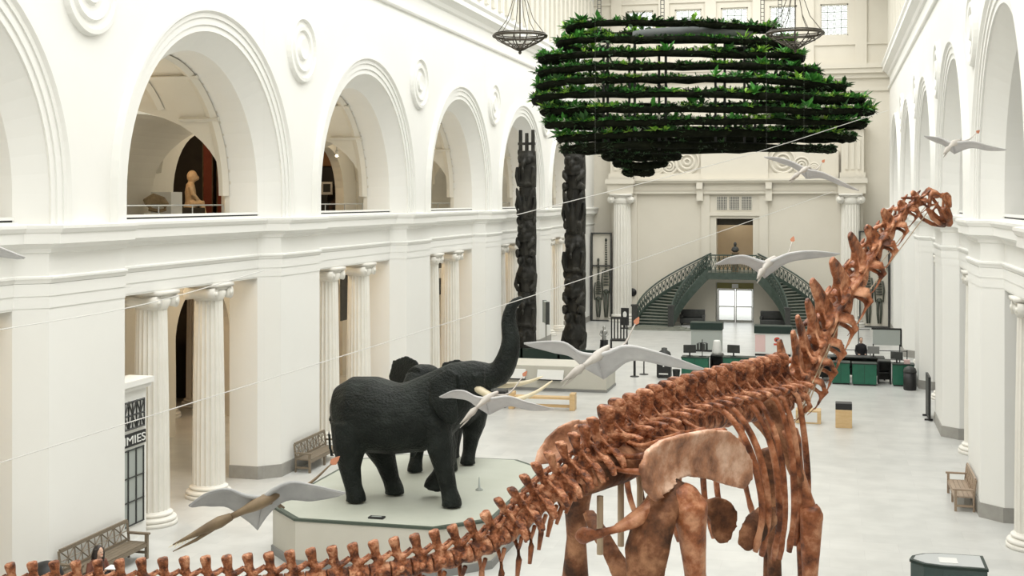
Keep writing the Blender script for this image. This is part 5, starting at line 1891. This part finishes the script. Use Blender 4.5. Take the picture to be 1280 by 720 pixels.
def stander(p, rz, label, cloth):
    o = tag(root('person', p, rz), label, 'person')
    mb = MB()
    mb.loft([(0, 0, .85), (0, 0, 1.05), (0, 0, 1.28), (0, 0, 1.4), (0, 0, 1.44)], [(.15, .11), (.13, .1), (.18, .11), (.16, .09), (.06, .06)], up=(0, 1, 0), n=12)
    mb.loft([(0, 0, 1.42), (0, -.01, 1.5)], [.05, .05], up=(0, 1, 0))
    mb.ell((0, -.015, 1.6), (.075, .092, .115))
    mb.ell((0, -.105, 1.59), (.014, .018, .02), 8, 5)
    for s in (-1, 1):
        mb.loft([(s * .09, 0, .9), (s * .1, 0, .5), (s * .1, .02, .08)], [.09, .065, .045], up=(0, 1, 0), n=10)
        mb.loft([(s * .1, .04, .045), (s * .1, -.06, .04), (s * .1, -.16, .03)], [.042, .042, .028], n=8)
        mb.loft([(s * .17, 0, 1.36), (s * .22, .01, 1.1), (s * .2, -.12, .95), (s * .14, -.26, 1.0)], [.055, .045, .038, .03], up=(0, 1, 0), n=10)
        mb.ell((s * .12, -.3, 1.0), (.03, .045, .02), 8, 5)
        for k in range(5):
            mb.loft([(s * (.1 + .012 * k), -.33, 1.0), (s * (.1 + .012 * k), -.37 + .01 * abs(k - 2), .99)], [.008, .005], n=5)
    link('body', mb.blend('body', .012, 1), 'skin', o)
    mb = MB()
    mb.loft([(0, 0, .82), (0, 0, 1.05), (0, 0, 1.28), (0, 0, 1.41), (0, 0, 1.46)], [(.17, .13), (.15, .12), (.2, .13), (.18, .11), (.07, .07)], up=(0, 1, 0), n=12)
    for s in (-1, 1):
        mb.loft([(s * .09, 0, .92), (s * .1, 0, .5), (s * .1, .02, .09)], [.105, .08, .06], up=(0, 1, 0), n=10)
        mb.loft([(s * .17, 0, 1.37), (s * .225, .01, 1.1), (s * .2, -.12, .95), (s * .15, -.22, .99)], [.068, .058, .05, .042], up=(0, 1, 0), n=10)
    link('clothes', mb.blend('clothes', .016, 1), cloth, o)
    mb = MB()
    mb.ell((0, .02, 1.64), (.085, .09, .095))
    mb.ell((0, .05, 1.58), (.08, .06, .08))
    link('hair', mb.blend('hair', .014, 1), 'hair', o)


stander((1.35, 58.2, 0), R(10), 'person in black clothes standing behind the long rear counter', 'black_cloth')

# bins
o = tag(root('recycling_bin', (-7.05, 55.7, 0)), 'black square recycling bin with domed opening and white slot', 'bin')
MB().box(-.3, .3, -.28, .28, .04, .92).build('body', 'black', o, bevel=.02)
MB().lathe([(.3, .92), (.3, 1.0), (.26, 1.12), (.13, 1.2), (.12, 1.3), (.02, 1.32)], n=16).build('dome_lid', 'charcoal', o, True)
MB().box(-.03, .03, -.29, -.28, .5, .75).build('slot_label', 'white_panel', o)
MB().box(-.2, .2, -.29, -.28, .16, .22).build('front_label', 'white_panel', o)
MB().box(-.27, .27, -.25, .25, 0, .04).build('foot', 'charcoal', o)
o = tag(root('waste_bin', (-6.51, 55.6, 0)), 'small black tapered waste bin next to the green cabinet', 'bin')
MB().lathe([(.13, 0), (.17, .36), (.18, .36), (.18, .38), (.15, .38), (.12, .1)], n=16).build('tub', 'black', o)
o = tag(root('waste_bin', (3.2, 54.5, 0)), 'tall black round-topped bin against the wall by the desks', 'bin')
MB().lathe([(.24, 0), (.26, .05), (.26, .72)], n=20).build('drum', 'black', o, True)
MB().lathe([(.27, .72), (.27, .78), (.22, .9), (.1, .97), (.01, .98)], n=20).build('dome_lid', 'charcoal', o, True)
o = tag(root('leaning_sign', (3.42, 47.6, 0), R(0)), 'thin black upright sign panel against a white pier', 'sign')
MB().box(-.04, .04, -.7, .7, .06, 1.55).build('panel', 'black', o)
MB().box(-.045, -.04, -.6, .6, .2, 1.45).build('poster', 'charcoal', o)
for y in (-.5, .5):
    MB().box(-.16, .12, y - .03, y + .03, 0, .06).build('foot', 'black', o)

# things by the totem poles
o = tag(root('wall_screen', (-12.75, 57.4, 0), R(20)), 'flat screen on a post beside the slim totem pole', 'screen')
MB().tube([V(0, 0, 0), V(0, 0, 2.6)], .04).build('post', 'steel', o)
MB().box(-.08, .08, -.55, .55, 2.1, 3.1).build('screen', 'grey_board', o, bevel=.02)
MB().box(-.09, .09, -.57, -.53, 2.08, 3.12).box(-.09, .09, .53, .57, 2.08, 3.12).build('bezel', 'charcoal', o)
MB().lathe([(.3, 0), (.3, .03), (.05, .06)], n=16).build('foot', 'steel', o)
o = tag(root('slatted_chair', (-10.6, 65.2, 0), R(8)), 'tall black slat-back chair beside the thick totem pole', 'chair')
MB().box(-.45, .45, -.35, .35, .5, .58).build('seat', 'black', o)
for k in range(6):
    x = -.4 + .16 * k
    MB().box(x - .035, x + .035, .28, .34, .58, 1.65).build('back_slat', 'black', o)
MB().box(-.45, .45, .27, .35, 1.6, 1.7).build('top_rail', 'black', o)
for sx in (-1, 1):
    for sy in (-1, 1):
        MB().box(sx * .41 - .04, sx * .41 + .04, sy * .31 - .04, sy * .31 + .04, 0, .5).build('leg', 'black', o)
o = tag(root('small_statue', (-11.25, 64.4, 0)), 'small silver figure on a black base beside the slat-back chair', 'statue')
MB().lathe([(.26, 0), (.24, .1), (.2, .55), (.22, .6)], n=8).build('base', 'black', o)
mb = MB()
mb.loft([(0, 0, .6), (0, 0, .8), (0, 0, 1.05), (0, 0, 1.15)], [(.12, .09), (.1, .08), (.14, .09), (.05, .05)], up=(0, 1, 0))
mb.ell((0, 0, 1.24), (.08, .08, .1))
for s in (-1, 1):
    mb.loft([(s * .13, 0, 1.1), (s * .2, -.05, .9), (s * .1, -.15, .8)], [.05, .045, .04])
link('figure', mb.blend('figure', .02, 1), 'steel', o)
for x, y in ((-8.35, 55.6), (-8.05, 56.4)):
    o = tag(root('stanchion', (x, y, 0)), 'black stanchion post standing %s end of the beige plinth' % ('beside the' if x < -8.2 else 'a step behind the'), 'stanchion', 'stanchions by the plinth')
    MB().tube([V(0, 0, .02), V(0, 0, 1.0)], .055 if x < -8.2 else .03, 8).build('post', 'black', o)
    MB().lathe([(.2, 0), (.2, .03), (.06, .05)], n=16).build('foot', 'charcoal', o)

# framed tall skeleton figures near the end wall
def framed(p, wd, ht, label, xs):
    o = tag(root('framed_exhibit', p), label, 'exhibit', 'framed tall skeletons')
    MB().box(-wd / 2, wd / 2, .12, .16, .0, ht).build('back_panel', 'plaster_back', o)
    for x in (-wd / 2, wd / 2):
        MB().box(x - .04, x + .04, -.12, .12, 0, ht).build('frame_post', 'charcoal', o)
    for z in (.0, ht * .62, ht - .08):
        MB().box(-wd / 2, wd / 2, -.1, .1, z, z + .08).build('frame_rail', 'charcoal', o)
    for x, h in xs:
        mb = MB()
        for s in (-1, 1):
            mb.loft([(x + s * .06, 0, .25), (x + s * .1, 0, h * .18), (x + s * .1, 0, h * .34)], [.05, .07, .08], up=(0, 1, 0), n=6)
            mb.loft([(x + s * .2, 0, h * .62), (x + s * .27, 0, h * .5), (x + s * .22, 0, h * .34)], [.04, .05, .04], up=(0, 1, 0), n=6)
        mb.ell((x, 0, h * .36), (.18, .1, .16), 10, 6)
        for k in range(6):
            mb.ell((x, 0, h * (.44 + .035 * k)), (.21 - .012 * k, .11, .05), 10, 5)
        for k in range(12):
            mb.ell((x, 0, h * (.64 + .028 * k)), (.1 - .003 * k, .08, .05), 8, 5)
        mb.ell((x, -.03, h * .985), (.08, .1, .12), 8, 6)
        mb.build('skeleton_figure', 'figure_bronze', o, True)


framed((-14.25, 80.6, 0), 1.25, 5.7, 'tall black framed skeletons beside the thick totem pole', [(-.2, 4.0), (.3, 5.3)])
framed((2.65, 80.6, 0), 1.7, 5.9, 'tall black framed skeletons seen past the neck of the giant skeleton', [(-.35, 4.9), (.3, 4.6)])
o = tag(root('wall_speaker', (-12.3, YB - .56, 1.85)), 'round black disc mounted on the end wall beside the staircase', 'speaker')
o.location = (-12.32, YB - .77, 1.85)
MB().lathe([(.24, 0), (.26, .04), (.2, .1), (.02, .11)], n=20).xf(lambda x, y, z: (x, -z, y)).build('disc', 'black', o, True)
o = tag(root('sign_stand', (-12.05, 76.3, 0)), 'black sign stand with pale emblem at the foot of the staircase', 'sign')
MB().box(-.24, .24, -.03, .03, .2, 1.25).build('panel', 'black', o)
MB().ell((0, -.035, .85), (.12, .01, .2), 12, 8).build('emblem', 'white_panel', o)
MB().box(-.26, .26, -.2, .2, 0, .05).box(-.04, .04, -.03, .03, .05, .2).build('foot', 'black', o)
for x, y, lb in ((-8.3, 79.5, 'dark tufted sofa under the curve of the stairs left of the doors'), (-3.4, 79.5, 'dark tufted sofa under the curve of the stairs right of the doors')):
    o = tag(root('sofa', (x, y, 0)), lb.replace('left of the doors', 'nearer the sign stand').replace('right of the doors', 'nearer the mask sign'), 'sofa', 'sofas under the stairs')
    MB().box(-.75, .75, -.35, .35, .12, .45).build('seat', 'charcoal', o, bevel=.04)
    MB().box(-.75, .75, .2, .38, .45, .95).build('backrest', 'charcoal', o, bevel=.05)
    for s in (-1, 1):
        MB().box(s * .68 - .09, s * .68 + .09, -.35, .3, .45, .65).build('armrest', 'charcoal', o, bevel=.04)
        for sy in (-.28, .28):
            MB().box(s * .66 - .04, s * .66 + .04, sy - .04, sy + .04, 0, .12).build('leg', 'black', o)
o = tag(root('bust', (XD + .1, 80.6, ZL)), 'dark bust on a brown pedestal on the staircase landing', 'statue')
MB().box(-.2, .2, -.2, .2, 0, 1.15).box(-.26, .26, -.26, .26, 1.15, 1.22).build('pedestal', 'brown_hide', o)
mb = MB().loft([(0, 0, 1.22), (0, 0, 1.35), (0, 0, 1.5), (0, 0, 1.6)], [(.12, .1), (.26, .15), (.2, .12), (.07, .07)], up=(0, 1, 0))
mb.ell((0, -.02, 1.72), (.1, .11, .15))
link('figure', mb.blend('figure', .025, 1), 'charcoal', o)

# glazed display case near the bottom corner
o = tag(root('display_case', (2.15, 24.6, 0), R(0)), 'dark green glass display case with curved end on the open floor', 'display case')
ol = [(-.72, -.1), (-.66, .16), (-.45, .36), (-.15, .45), (.62, .45), (.62, -.45), (-.15, -.45), (-.5, -.36)]
MB().slab([(x, y, 0) for x, y in ol], (0, 0, .5)).build('base', 'dark_green', o)
MB().slab([(x * .97, y * .97, .5) for x, y in ol], (0, 0, .62)).build('glass_box', 'glass_case', o)
MB().slab([(x, y, 1.12) for x, y in ol], (0, 0, .05)).build('rim', 'dark_green', o)
MB().slab([(x * .9, y * .86, 1.17) for x, y in ol], (0, 0, .01)).build('top_pane', 'screen', o)
MB().box(-.2, .12, -.25, .1, 1.18, 1.19).build('label_sheet', 'white_panel', o)
